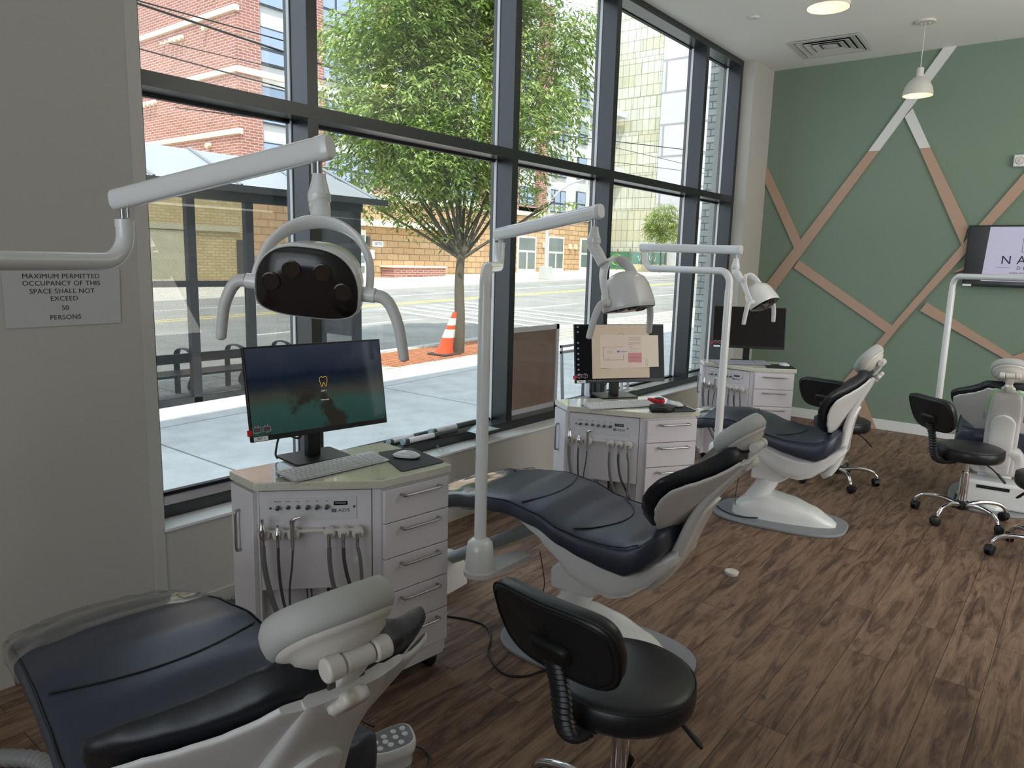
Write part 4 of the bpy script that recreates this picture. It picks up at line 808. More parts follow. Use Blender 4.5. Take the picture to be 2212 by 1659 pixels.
def cloth_keyboard():
    p0, p1 = onz(1553, 786, 0.836), onz(1663, 788, 0.836); yaw = math.degrees(math.atan2(p1.y - p0.y, p1.x - p0.x)); mid = (p0 + p1) / 2
    r = empty('keyboard', (mid.x, mid.y, 0.830), yaw, 'grey speckled keyboard in front of the switched-off monitor', 'keyboard')
    b = MB(); L, D = 0.43, 0.13; b.loft([[Vector((x, y, z)) for x, y, z in ((-L / 2, 0, 0.002), (L / 2, 0, 0.002), (L / 2, D, 0.002), (-L / 2, D, 0.002))], [Vector((x, y, z)) for x, y, z in ((-L / 2, 0, 0.008), (L / 2, 0, 0.008), (L / 2, D, 0.024), (-L / 2, D, 0.024))]])
    b.build('key_field', mat('speckled_keys', (150, 154, 164), 0.6, var=0.5, vscale=220), r, bevel=0.003)
    b = MB(); b.cyl((-L / 2, D - 0.004, 0.012), (L / 2, D - 0.004, 0.012), 0.0115, n=16); b.build('battery_tube', ALU, r)
    b = MB(); b.box((0.105, D / 2, 0.0185), (0.003, D - 0.01, 0.003), Matrix.Rotation(math.atan2(0.016, D), 3, 'X')); b.build('divider', ALU, r)
keyboard('silver keyboard with white keys beneath the island picture monitor', (640, 1041), (838, 995))
keyboard('silver keyboard with white keys beside the red dispenser and black tape roll', (1283, 884), (1414, 876.5))
cloth_keyboard()
def flat(name, label, cat, group, px, z, th, m, rad=0.0):
    P = [onz(x, y, z) for x, y in px]; c = sum(P, Vector()) / len(P)
    b = MB(); b.prism([(p.x - c.x, p.y - c.y) for p in P], 0, th); o = b.build(name, m, None, bevel=0.0008, smooth=False); o.location = (c.x, c.y, z); return tag(o, label, cat, group)
PADM = mat('pad_black', (24, 26, 30), 0.6)
ZT = 0.8303
flat('mouse_pad', 'black mouse pad under the mouse on the cabinet by the window tubes', 'mouse pad', 'black mouse pads', [(866, 1019), (874, 1019), (955, 1000), (959, 997), (888, 968), (882, 968), (818, 978), (818, 981)], ZT, 0.003, PADM)
flat('mouse_pad', 'black mouse pad partly covered by the black tape roll', 'mouse pad', 'black mouse pads', [(1408, 892), (1500, 890), (1504, 888), (1468, 872), (1410, 874), (1400, 877)], ZT, 0.003, PADM)
flat('mouse_pad', 'black mouse pad beside the grey speckled keyboard', 'mouse pad', 'black mouse pads', [(1657, 795.5), (1719, 797.5), (1705, 788), (1650, 787)], ZT, 0.003, PADM)
def mouse(label, c, fr, z=0.8335):
    p, q = onz(*c, z), onz(*fr, z); yaw = math.degrees(math.atan2(q.y - p.y, q.x - p.x))
    r = empty('computer_mouse', (p.x, p.y, z), yaw, label, 'mouse', 'white computer mice')
    b = MB(); b.loft([[Vector((0.055 * k * math.copysign(abs(math.cos(a)) ** 0.75, math.cos(a)), 0.029 * k * math.copysign(abs(math.sin(a)) ** 0.8, math.sin(a)), zz * (1 - 0.35 * abs(math.cos(a)) ** 2) + zb)) for a in [2 * math.pi * i / 32 for i in range(32)]] for k, zz, zb in ((0.93, 0, 0.004), (1, 0.008, 0.004), (0.97, 0.012, 0.004), (0.85, 0.016, 0.005), (0.6, 0.018, 0.007), (0.3, 0.018, 0.009), (0.02, 0.018, 0.0095))]); b.build('top_shell', mat('mouse_white', (228, 228, 226), 0.12, coat=0.5), r, angle=60)
    b = MB(); b.loft([[Vector((0.055 * k * math.copysign(abs(math.cos(a)) ** 0.75, math.cos(a)), 0.029 * k * math.copysign(abs(math.sin(a)) ** 0.8, math.sin(a)), z_)) for a in [2 * math.pi * i / 32 for i in range(32)]] for k, z_ in ((0.80, 0), (0.88, 0.001), (0.94, 0.006))]); b.build('mouse_base', BLACKP, r)
mouse('white mouse on the pad of the first cabinet, by the window tubes', (878, 988), (904, 990)); mouse('white mouse behind the black tape roll', (1457, 877), (1470, 880)); mouse('white mouse on the pad near the green wall', (1694, 791), (1702, 793))
p = onz(1430, 884, 0.84); tr = empty('tape_roll', (p.x, p.y, 0.8335), 0, 'thick black tape roll lying on the second cabinet top', 'tape')
b = MB(); b.lathe([(0.020, 0), (0.066, 0), (0.068, 0.003), (0.068, 0.022), (0.066, 0.025), (0.020, 0.025), (0.018, 0.023), (0.018, 0.002)], n=40); b.build('tape', BLACKM, tr)
b = MB(); b.lathe([(0.018, 0.001), (0.018, 0.022), (0.001, 0.018), (0.001, 0.001)], n=24); b.build('core', BLACKP, tr)
p = onz(1421, 864, 0.845); tr = empty('tape_dispenser', (p.x, p.y, 0.830), 20, 'small red tape dispenser behind the second keyboard', 'dispenser')
b = MB(); b.prism([(-0.06, 0.0), (-0.035, -0.016), (0.0, -0.03), (0.028, -0.028), (0.040, 0.0), (0.028, 0.028), (0.0, 0.03), (-0.035, 0.016)], 0, 0.024); b.build('body', REDP, tr, bevel=0.005, seg=3)
b = MB(); b.lathe([(0.010, 0.024), (0.024, 0.024), (0.025, 0.029), (0.010, 0.029), (0.009, 0.026)], c=(0.008, 0, 0), n=28); b.build('tape', mat('tape_dark_blue', (30, 36, 66), 0.3), tr)

# ================================================================= ROLLING STOOLS
def stool(label, x, y, yaw, leg0=20):
    r = empty('rolling_stool', (x, y, 0), yaw, label, 'stool', 'black rolling stools with backrests')
    b = MB(); b.lathe([(0.001, 0.408), (0.150, 0.408), (0.185, 0.414), (0.196, 0.430), (0.199, 0.455), (0.197, 0.477), (0.190, 0.490), (0.175, 0.497), (0.10, 0.502), (0.001, 0.504)], n=56); st = b.build('seat', BLACKV, r, angle=60)
    b = MB(); b.tube([(0.195 * math.cos(2 * math.pi * k / 60), 0.195 * math.sin(2 * math.pi * k / 60), 0.484) for k in range(61)], 0.0022, 6); b.build('piping', BLACKM, st)
    b = MB(); b.cyl((0, 0, 0.29), (0, 0, 0.41), 0.013, n=18); b.cyl((0, 0, 0.118), (0, 0, 0.315), 0.0235, n=24); b.cyl((0, 0, 0.312), (0, 0, 0.318), 0.0255, n=24); b.build('gas_column', CHROME, r)
    b = MB(); b.lathe([(0.030, 0.068), (0.040, 0.075), (0.042, 0.11), (0.034, 0.125), (0.026, 0.128)], n=28); b.build('hub', BLACKP, r)
    b = MB(); b.box((0, 0, 0.401), (0.17, 0.13, 0.014)); b.build('seat_plate', BLACKM, r, bevel=0.003)
    for i in range(5):
        a = R_(leg0 + 72 * i); d = Vector((math.cos(a), math.sin(a), 0)); P_ = lambda q, z: d * q + Vector((0, 0, z))
        pp = smooth_path([P_(0.030, 0.100), P_(0.10, 0.118), P_(0.17, 0.122), P_(0.235, 0.110), P_(0.268, 0.085), P_(0.278, 0.062)], 5)
        b = MB(); b.tube(pp, [0.0155 - 0.004 * k / len(pp) for k in range(len(pp))], 16); lg = b.build('leg', CHROME, r, angle=60)
        ax = (d.cross(Vector((0, 0, 1))) * math.cos(i * 1.3) + d * math.sin(i * 1.3)).normalized(); fw = ax.cross(Vector((0, 0, 1))); c0 = P_(0.278, 0.0265) + fw * 0.012
        b = MB(); b.cyl(P_(0.278, 0.045), P_(0.278, 0.066), 0.009, n=12)
        b.loft([[c0 + ax * s_ + fw * 0.030 * k * math.cos(t) + Vector((0, 0, 0.034 * k * math.sin(t))) for t in [R_(10 + 160 * j / 10) for j in range(11)]] for s_, k in ((-0.024, 0.8), (-0.021, 1), (0.021, 1), (0.024, 0.8))]); cs = b.build('caster', BLACKP, r)
        for sg in (-1, 1):
            b = MB(); b.lathe([(0.020, -0.008), (0.0262, -0.006), (0.0262, 0.006), (0.020, 0.008), (0.008, 0.009)], c=c0 + ax * 0.0125 * sg, axis=ax, n=24); b.build('wheel', BLACKM, cs)
    # lever
    b = MB(); b.tube([(0.05, -0.06, 0.402), (0.075, -0.11, 0.375), (0.095, -0.145, 0.345)], 0.0045, 8); lv = b.build('height_lever', BLACKM, r)
    d = Vector((0.35, -0.60, -0.72)).normalized(); sd_ = d.cross(Vector((0, 0, 1))).normalized(); up = sd_.cross(d); c0 = Vector((0.093, -0.142, 0.350)); rr = []
    for f, w, h in ((0, 0.007, 0.006), (0.02, 0.010, 0.007), (0.055, 0.016, 0.006), (0.072, 0.015, 0.005), (0.078, 0.009, 0.003)): rr.append([c0 + d * f + sd_ * w * math.cos(t) + up * h * math.sin(t) for t in [2 * math.pi * k / 16 for k in range(16)]])
    b = MB(); b.loft(rr); b.build('lever_paddle', BLACKP, lv, angle=60)
    # ribbed support and back pad
    path = smooth_path([(-0.11, 0, 0.398), (-0.19, 0, 0.398), (-0.238, 0, 0.418), (-0.262, 0, 0.470), (-0.274, 0, 0.54), (-0.294, 0, 0.61), (-0.318, 0, 0.675)], 8)
    b = MB(); rad = [0.0280 + 0.0040 * math.cos(math.pi * k) for k in range(len(path))]; b.tube(path, rad, 16, sq=(1.0, 0.62)); b.build('ribbed_support', mat('bellows_rubber', (30, 30, 33), 0.35), r, angle=20)
    def outl(u, v):  # half outline scale for angle
        return u, v
    th = R_(20)
    def Tp(y, v, d): dd = d - 0.020 * (1 - (y / 0.19) ** 2) + 0.0; return Vector((-0.312 - v * math.sin(th) + dd * math.cos(th), y, 0.715 + v * math.cos(th) + dd * math.sin(th)))
    def rg(sc, d):
        out = []
        for k in range(56):
            t = 2 * math.pi * k / 56; c, s_ = math.cos(t), math.sin(t); v = 0.112 * math.copysign(abs(s_) ** 0.52, s_); y = 0.192 * math.copysign(abs(c) ** 0.42, c) * (1.0 + 0.0 * v) * (1 - 0.10 * max(0, -v / 0.112))
            out.append(Tp(y * sc, v * (1 - (1 - sc) * 1.5), d))
        return out
    b = MB(); b.loft([rg(0.02, -0.0005), rg(0.90, -0.0005), rg(0.955, -0.001), rg(0.99, 0.005), rg(1.0, 0.018), rg(0.99, 0.034), rg(0.95, 0.044), rg(0.85, 0.049), rg(0.4, 0.051), rg(0.02, 0.051)]); bp = b.build('back_pad', BLACKV, r, angle=50)
    b = MB(); b.tube(rg(0.935, -0.0015) + rg(0.935, -0.0015)[:1], 0.0022, 6); b.tube(rg(1.003, 0.006) + rg(1.003, 0.006)[:1], 0.0026, 6); b.build('piping', BLACKM, bp)
    rr = []
    for d, k in ((0.0, 1), (-0.008, 0.97), (-0.016, 0.85), (-0.019, 0.6)): rr.append([Tp(0.062 * k * math.copysign(abs(math.cos(t)) ** 0.5, math.cos(t)), -0.028 + 0.030 * k * math.copysign(abs(math.sin(t)) ** 0.6, math.sin(t)), d) for t in [2 * math.pi * i / 28 for i in range(28)]])
    b = MB(); b.loft(rr); b.build('pad_bracket', BLACKM, r, angle=50)
    return r
stool('black rolling stool in front at the bottom, back pad towards the viewer', -0.90, 1.68, 85, 100)
stool('black rolling stool with chrome legs before the back-turned dental chair', -0.535, 5.50, 47, 58)
stool('black rolling stool partly hidden behind the upright dental chair', -1.40, 5.82, 78, 10)
stool('black rolling stool mostly out of the picture, one chrome leg showing', -0.055, 5.02, 200, 148)

# ================================================================= FLOOR THINGS
p = onz(1580, 1240, 0); b = MB(); b.lathe([(0.001, 0), (0.034, 0), (0.034, 0.010), (0.037, 0.012), (0.037, 0.016), (0.033, 0.019), (0.001, 0.017)], c=(0, 0, 0), n=36); o = b.build('plastic_cap', IVORY); o.location = (p.x, p.y, 0); tag(o, 'small round white plastic cap lying on the wood floor', 'cap')
def cord(name, label, px, z, r, m, cat='cord', extra=()):
    b = MB(); P = [onz(x, y, z) if len(q) == 2 else onz(x, y, q[2]) for q in px for x, y in [q[:2]]]; b.tube(smooth_path(P, 8), r, 8); return tag(b.build(name, m), label, cat)
cord('power_cord', 'black cord looping over the floor past the grey base plate', [(930, 1322), (960, 1330), (1010, 1338), (1050, 1353), (1060, 1378), (1055, 1412), (1085, 1453), (1130, 1461), (1168, 1450), (1205, 1437)], 0.005, 0.0042, BLACKM)
cord('power_cord', 'black knotted cord end lying on the third chair plate', [(1505, 1058, 0.03), (1520, 1078, 0.024), (1545, 1090, 0.023), (1565, 1104, 0.023), (1600, 1116, 0.024), (1645, 1119, 0.024)], 0.023, 0.004, BLACKM)
q = bpy.data.objects['power_cord.001']
cord('thin_cable', 'thin black cable dropping from the headrest beside the white box column', [(1598, 1020, 0.36), (1590, 1060, 0.20), (1588, 1085, 0.10), (1592, 1096, 0.03)], 0.1, 0.002, BLACKM)
cord('thin_cable', 'thin black cable hanging below the lamp bar of the second chair', [(1166, 1190, 0.395), (1172, 1225, 0.28), (1176, 1260, 0.15), (1172, 1290, 0.04), (1176, 1302, 0.023)], 0.1, 0.0022, BLACKM)
jb = empty('floor_box', (-2.47, 2.45, 0), 4, 'white rounded utility box on the floor behind the first cabinet', 'utility box')
b = MB(); b.loft([[Vector((a, c, z)) for a, c in roundrect(w, h, 0.03)] for z, w, h in ((0, 0.36, 0.34), (0.10, 0.345, 0.325), (0.145, 0.325, 0.305), (0.165, 0.28, 0.26))]); b.build('box_cover', WHITE, jb, bevel=0.006, seg=3, angle=50)
b = MB(); b.tube(smooth_path([(-2.36, 2.52, 0.14), (-2.25, 2.53, 0.20), (-2.02, 2.54, 0.33), (-1.80, 2.54, 0.46)], 6), 0.030, 18); tag(b.build('supply_pipe', mat('pipe_grey', (152, 156, 156), 0.45)), 'thick grey pipe rising from the white utility box', 'pipe')
def ribbed(name, label, pts, r, m):
    P = smooth_path(pts, 14); b = MB(); pp = []; rr = []
    for i, q in enumerate(P): pp.append(q); rr.append(r * (1.06 if i % 2 else 0.90))
    b.tube(pp, rr, 16); return tag(b.build(name, m, angle=20), label, 'hose')
ribbed('corrugated_hose', 'dark corrugated hose behind the first cabinet near the baseboard', [(-2.55, 1.98, 0.05), (-2.72, 1.84, 0.04), (-2.86, 1.72, 0.035), (-2.91, 1.60, 0.035), (-2.90, 1.42, 0.035), (-2.86, 1.25, 0.035)], 0.030, HOSED)
a_ = onz(80, 1640, 0.04); c_ = onz(-40, 1632, 0.04)
ribbed('corrugated_hose', 'light corrugated hose on the floor in the bottom corner', [(a_.x + 0.35, a_.y - 0.02, 0.035), (a_.x + 0.15, a_.y, 0.035), (a_.x, a_.y, 0.035), (c_.x, c_.y, 0.035), (c_.x - 0.1, c_.y - 0.05, 0.035)], 0.026, mat('hose_light', (140, 140, 140), 0.5))
p = onz(843, 1600, 0.085); fk = empty('foot_keypad', (p.x, p.y, 0), -28, 'white keypad with round buttons standing on the floor', 'keypad')
kp = lambda k: [(0.062 * k * math.copysign(abs(math.cos(t)) ** 0.6, math.cos(t)) * (1 + 0.12 * math.sin(t)), 0.078 * k * math.copysign(abs(math.sin(t)) ** 0.75, math.sin(t))) for t in [2 * math.pi * i / 36 for i in range(36)]]
b = MB(); b.loft([[Vector((a, c, z + c * 0.15)) for a, c in kp(k)] for k, z in ((0.86, 0.012), (0.88, 0.045), (0.98, 0.055), (1.0, 0.065), (1.0, 0.082), (0.96, 0.090))] + [[Vector((a, c, 0.091 + c * 0.15)) for a, c in kp(0.9)]]); b.build('housing', WHITE, fk, angle=50)
b = MB(); b.loft([[Vector((a, c, 0)) for a, c in kp(0.80)], [Vector((a, c, 0.03)) for a, c in kp(0.84)]]); b.build('foot', mat('foot_grey', (150, 150, 150), 0.5), fk)
b = MB(); b.loft([[Vector((a, c, z + c * 0.15)) for a, c in kp(k)] for k, z in ((0.88, 0.0905), (0.88, 0.0925))]); b.build('key_plate', mat('plate_grey', (140, 144, 148), 0.5), fk)
for (a, c) in ((-0.026, 0.046), (0.004, 0.046), (-0.026, 0.016), (0.004, 0.016), (0.036, 0.026), (0.030, -0.006), (-0.018, -0.016), (0.008, -0.018), (-0.004, -0.046), (0.030, -0.040)):
    b = MB(); b.lathe([(0.010, 0.0), (0.0095, 0.003), (0.001, 0.0035)], c=(a, c, 0.0925 + c * 0.15), n=20); b.build('button', mat('button_white', (236, 236, 236), 0.4), fk)
cord('keypad_cable', 'grey cable leaving the keypad across the floor', [(876, 1612, 0.05), (900, 1612, 0.02), (922, 1625, 0.006), (930, 1645, 0.006), (915, 1680, 0.006)], 0.006, 0.0045, HOSED)
# supply cords looping out of the first cabinet
b = MB(); b.tube(smooth_path([(-2.00, 1.60, 0.18), (-1.80, 1.50, 0.12), (-1.62, 1.42, 0.16), (-1.56, 1.44, 0.28), (-1.66, 1.52, 0.38)], 8), 0.006, 10); b.tube(smooth_path([(-2.00, 1.60, 0.15), (-1.78, 1.47, 0.10), (-1.59, 1.38, 0.15), (-1.53, 1.41, 0.28), (-1.64, 1.50, 0.38)], 8), 0.006, 10)
# ================================================================= SILL THINGS
def filmtube(label, a, c, z, r):
    A, B = onz(*a, z), onz(*c, z); o = empty('film_tube', ((A + B) / 2), 0, label, 'tube', 'wrapped film tubes on the window sill'); A = A - o.location; B = B - o.location
    b = MB(); b.cyl(A, B, r * 0.93, n=18); b.build('tube', mat('smoke_tube', (60, 64, 68), 0.15, coat=0.6), o)
    d = (B - A); b = MB(); b.cyl(A + d * 0.10, A + d * 0.55, r, n=18); b.build('paper_wrap', mat('wrap_white', (226, 226, 230), 0.5, var=0.25, vscale=60), o)
    b = MB(); b.cyl(A - d.normalized() * 0.004, A + d.normalized() * 0.01, r * 1.12, n=18); b.build('end_cap', mat('cap_teal', (150, 180, 184), 0.3), o)
filmtube('topmost glossy film tube lying across the others on the sill', (930.5, 934), (1024, 912), 0.535, 0.020)
filmtube('film tube with printed white wrap lying at the front of the sill', (869.5, 955), (986, 929), 0.522, 0.017)
filmtube('pale film tube lying close against the window pane', (838, 956), (932, 932), 0.520, 0.015)
filmtube('short film tube half hidden behind the front one', (850, 952), (950, 927), 0.520, 0.012)
a = onz(1008, 930, 0.51); b = MB(); rr = []
for i in range(14):
    t = i / 13; rr.append([Vector((a.x + 0.0 + 0.10 * s_, a.y + 0.22 * t, 0.505 + 0.028 * math.sin(math.pi * t) * (1 - s_))) for s_ in (0, 0.25, 0.5, 0.75, 1.0)])
b.loft(rr, cap=False, closed=False); o = b.build('film_scrap', mat('film_blue', (190, 208, 212), 0.2, coat=0.5)); md = o.modifiers.new('thick', 'SOLIDIFY'); md.thickness = 0.002; tag(o, 'curled pale blue film scrap at the end of the sill tubes', 'film scrap')
a = onz(920, 969, 0.452); b = MB(); b.ell((0, 0, 0.014), (0.024, 0.02, 0.014), 12, 8); b.ell((0.02, 0.03, 0.012), (0.02, 0.016, 0.011), 12, 8); b.ell((-0.012, -0.01, 0.034), (0.011, 0.011, 0.013), 12, 8); o = b.build('crumpled_wrap', FILM); o.location = (XW - 0.02, a.y, 0.447); tag(o, 'small crumpled clear wrap on the white sill ledge', 'wrap')
# framed glazed panel leaning at the third bay
X_ = -3.20
fp = empty('framed_panel', (X_, 4.29, 0.504), 0, 'white framed panel with glass coloured as a brown reflection leaning inside the window', 'panel')
b = MB(); W2, H2, T_ = 0.335, 0.63, 0.036
for (y0, y1, z0, z1) in ((-W2, W2, 0, T_), (-W2, W2, H2 - T_, H2), (-W2, -W2 + T_, 0, H2), (W2 - T_, W2, 0, H2)): b.bx(-0.012, 0.014, y0, y1, z0, z1)
b.build('frame', mat('frame_silver', (196, 196, 196), 0.35, metal=0.2), fp, smooth=False)
b = MB(); b.bx(-0.004, 0.002, -W2 + 0.03, W2 - 0.03, 0.03, H2 - 0.03); b.build('panel_glass', mat('room_reflection_glass', (124, 104, 92), 0.08, spec=0.8), fp, smooth=False)  # brown reflection of the room put into the glass colour
def leanframe(label, y0, y1, h, dx, w=0.02):
    o = empty('metal_frame', (-3.19 + dx, (y0 + y1) / 2, 0.503), 0, label, 'frame', 'bare metal screen frames on the sill'); b = MB(); w2 = (y1 - y0) / 2
    for (a, c, z0, z1) in ((-w2, w2, 0, w), (-w2, w2, h - w, h), (-w2, -w2 + w, 0, h), (w2 - w, w2, 0, h)): b.bx(-0.008, 0.008, a, c, z0, z1)
    b.build('frame_bars', ALU, o, smooth=False); o.rotation_euler.y = R_(-4)
leanframe('bare metal screen frame beside the white framed panel', 4.66, 5.06, 0.42, 0.03)
leanframe('taller bare metal screen frame standing behind the first', 4.70, 5.08, 0.46, 0.0)
leanframe('bare metal screen frame in the bay behind the second monitor', 5.22, 5.60, 0.42, 0.02)
leanframe('bare metal screen frame in the bay nearest to the room', 5.26, 5.66, 0.38, 0.05)
a = onz(1372, 850, 0.505); pt = empty('sill_tray', (XGL + 0.075, a.y, 0.5035), 0, 'flat white tray lying on the black window rail', 'tray')
b = MB(); b.bx(-0.05, 0.07, -0.16, 0.16, 0, 0.006); b.bx(-0.05, 0.07, 0.10, 0.112, 0.006, 0.022); b.bx(-0.05, 0.07, 0.14, 0.152, 0.006, 0.018); b.build('tray', WHITE, pt, bevel=0.002)
# bib cord on the fourth chair
b = MB(); pL = [bk4(0.44, 0.11, 0.055), bk4(0.405, 0.125, 0.085), bk4(0.33, 0.125, 0.100), bk4(0.24, 0.135, 0.108)]
M4 = c4.matrix_basis if False else Matrix.Translation(c4.location) @ Matrix.Rotation(c4.rotation_euler.z, 4, 'Z')
for s_ in (1, -1): b.tube(smooth_path([M4 @ Vector((p.x, p.y * s_, p.z)) for p in pL], 6), 0.003, 8)
b.tube([M4 @ Vector((pL[0].x, 0.055, pL[0].z)), M4 @ Vector((pL[0].x - 0.03, 0, pL[0].z + 0.005)), M4 @ Vector((pL[0].x, -0.055, pL[0].z))], 0.003, 8)
bc = b.build('bib_cord', mat('lime_cord', (110, 215, 110), 0.5)); tag(bc, 'lime green bib cord hung around the headrest of the back-turned chair', 'cord')
for s_ in (1, -1):
    b = MB(); p = M4 @ Vector((pL[-1].x, pL[-1].y * s_, pL[-1].z)); b.tube([p, p + Vector((0, 0, -0.045))], [0.0055, 0.004], 8); b.build('clip', STEEL, bc)

# ================================================================= OUTDOORS
G0, GK = -0.15, 0.025
gz = lambda y: G0 + GK * (y - 3.4)
def ong(px, py):
    d = ray(px, py); t = (G0 - GK * 3.4 - 1.6) / (d.z - GK * d.y); return CAM + d * t
def gquad(b, x0, x1, y0, y1, dz, n=1): b.add([(x0, y0, gz(y0) + dz), (x1, y0, gz(y0) + dz), (x1, y1, gz(y1) + dz), (x0, y1, gz(y1) + dz), (x0, y0, gz(y0) + dz - 0.12), (x1, y0, gz(y0) + dz - 0.12), (x1, y1, gz(y1) + dz - 0.12), (x0, y1, gz(y1) + dz - 0.12)], [(0, 1, 2, 3), (4, 7, 6, 5), (0, 4, 5, 1), (1, 5, 6, 2), (2, 6, 7, 3), (3, 7, 4, 0)])
def gstruct(name, m, x0, x1, y0, y1, dz, label=None): b = MB(); gquad(b, x0, x1, y0, y1, dz); o = struct(name, b, m, smooth=False); return o
gstruct('sidewalk_near', groundmat('concrete_walk', (212, 214, 214), (168, 164, 156), 3.2, 2.4, 0.06, 3), -8.15, -3.36, -15, 75, 0)
gstruct('sidewalk_kerbside', groundmat('concrete_setts', (196, 192, 182), (150, 146, 138), 0.45, 0.3, 0.14, 9, speck=0.3), -9.60, -8.15, -15, 75, 0.001)
gstruct('kerb_near', mat('kerb_stone', (196, 194, 186), 0.8), -9.78, -9.60, -15, 75, 0.003)
gstruct('road', groundmat('asphalt', (150, 149, 144), None, 0, 0, 0.10, 0.8, speck=0.15), -23.2, -9.78, -15, 110, -0.12)
gstruct('kerb_far', mat('kerb_stone', (196, 194, 186), 0.8), -23.4, -23.2, -15, 110, 0.0)
gstruct('sidewalk_far', groundmat('concrete_far', (216, 210, 196), (180, 174, 160), 1.5, 1.5, 0.06, 2), -60, -23.4, -15, 110, -0.002)
YEL = mat('paint_yellow', (226, 204, 96), 0.8); WHP = mat('paint_white', (232, 232, 226), 0.8)
b = MB()
for x in (-18.15, -18.55): gquad(b, x - 0.07, x + 0.07, -15, 110, -0.115)
struct('road_line_yellow', b, YEL, smooth=False)
b = MB()
for k in range(14): gquad(b, -14.2, -14.06, -6 + k * 7.5, -6 + k * 7.5 + 5, -0.115)
gquad(b, -21.2, -21.1, -15, 110, -0.115)
struct('road_line_white', b, WHP, smooth=False)
b = MB()
for k in range(6):
    y = 13.6 + k * 0.75; b.add([(-17.2, y + 1.6, gz(y + 1.6) - 0.113), (-17.2, y + 1.85, gz(y + 1.85) - 0.113), (-10.3, y + 0.25, gz(y) - 0.113), (-10.3, y, gz(y) - 0.113)], [(0, 1, 2, 3)])
struct('crosswalk_lines', b, WHP, smooth=False)
# tree pit with orange grate paving
pit = [ong(*p) for p in ((822, 768), (1040, 762), (1250, 700), (1500, 690), (1560, 720), (1240, 745), (1040, 777), (838, 797))]
b = MB(); y0, y1 = 7.6, 12.0; gquad(b, -9.45, -8.25, y0, y1, 0.006); o = b.build('tree_pit_grate', groundmat('orange_grate', (204, 146, 108), (166, 110, 76), 0.12, 0.05, 0.12, 6), smooth=False); tag(o, 'orange grate of pavers around the trunk of the street tree', 'tree grate')
# outer wall of our own building, and its brick pier
b = MB(); b.bx(-3.42, 5.4, -14, 44, ZC + 0.12, 9.6); b.bx(-3.42, -3.36, -14, 1.40, -0.3, ZC + 0.12); b.bx(-3.42, -3.30, 1.40, 7.6, -0.4, 0.44); b.bx(-3.42, -3.36, 9.2, 44, -0.3, ZC + 0.12); struct('wall_outer', b, brickmat('grey_brick_big', (196, 198, 194), (176, 178, 176), (140, 140, 138), 'yzx', 0.24, 0.085, 0.008), smooth=False)
b = MB(); b.bx(-3.90, -3.30, 8.6, 9.3, -0.3, 5.0); struct('wall_pier', b, brickmat('grey_brick', (206, 210, 206), (180, 184, 182), (120, 122, 120), 'xzy', 0.22, 0.078, 0.006, 0.3), smooth=False)

# ---- street tree
def tree(label, cat, base, trunk_h, blobs, nleaf, leafs, m, seed, trunk_r=0.085, bark=(104, 96, 84), lobes=None, shapel=True):
    rnd = random.Random(seed); o = empty('street_tree', base, 0, label, cat)
    b = MB(); top = Vector((0.02, 0.02, trunk_h)); b.tube(smooth_path([(0, 0, -0.05), (0.02, 0.0, trunk_h * 0.35), (-0.02, 0.02, trunk_h * 0.7), top], 4), [trunk_r * (1.25 - 0.5 * k / 13) for k in range(13)], 12)
    ends = []
    for i, (c, ax) in enumerate(blobs):
        c = Vector(c); mid = top.lerp(c, 0.45) + Vector((rnd.uniform(-.1, .1), rnd.uniform(-.1, .1), -0.1)); b.tube(smooth_path([top - Vector((0, 0, 0.15)), mid, c, c + Vector((0, 0, ax[2] * 0.6))], 4), [max(0.006, trunk_r * 0.38 * (1 - k / 13)) for k in range(13)], 7); ends.append(c)
        for k in range(4):
            q = c + Vector((rnd.uniform(-1, 1) * ax[0] * 0.7, rnd.uniform(-1, 1) * ax[1] * 0.7, rnd.uniform(-0.5, 0.8) * ax[2])); b.tube([mid.lerp(c, rnd.random()), q], [0.008, 0.003], 5)
    b.build('trunk', mat('bark_%d' % seed, bark, 0.9, var=0.2, vscale=30), o)
    b = MB(); tot = sum(a[0] * a[1] * a[2] for _, a in blobs)
    for c, ax in blobs:
        c = Vector(c); nb = int(nleaf * ax[0] * ax[1] * ax[2] / tot / 5)
        for _ in range(nb):
            d = Vector((rnd.gauss(0, 1), rnd.gauss(0, 1), rnd.gauss(0, 1))).normalized(); rr = rnd.random() ** 0.42
            p = c + Vector((d.x * ax[0], d.y * ax[1], d.z * ax[2])) * rr; out = Vector((d.x, d.y, 0)); out = out.normalized() if out.length > 0.1 else Vector((1, 0, 0))
            tw = (out * rnd.uniform(0.4, 1) + Vector((rnd.uniform(-.5, .5), rnd.uniform(-.5, .5), rnd.uniform(-0.7, 0.25)))).normalized()
            for k in range(5):
                q = p + tw * (k * leafs * 0.45); sd_ = tw.cross(Vector((0, 0, 1))); sd_ = sd_.normalized() if sd_.length > .05 else Vector((1, 0, 0)); sd_ *= (1 if k % 2 else -1)
                ld = (tw * 0.6 + sd_ * 0.7 + Vector((0, 0, rnd.uniform(-0.8, 0.1)))).normalized(); wd = ld.cross(Vector((rnd.uniform(-.4, .4), rnd.uniform(-.4, .4), 1))).normalized(); nn = ld.cross(wd)
                L = leafs * rnd.uniform(0.8, 1.2); w = L * 0.17
                b.add([q, q + ld * L * 0.45 + wd * w - nn * w * 0.3, q + ld * L, q + ld * L * 0.45 - wd * w - nn * w * 0.3], [(0, 1, 2), (0, 2, 3)])
    f = b.build('foliage', m, o, smooth=False); return o
tb = ong(990, 762)
def tp(px, py, dd=0): p = dp(px, py, 12.75 + dd); return tuple(p - Vector((tb.x, tb.y, gz(tb.y))))
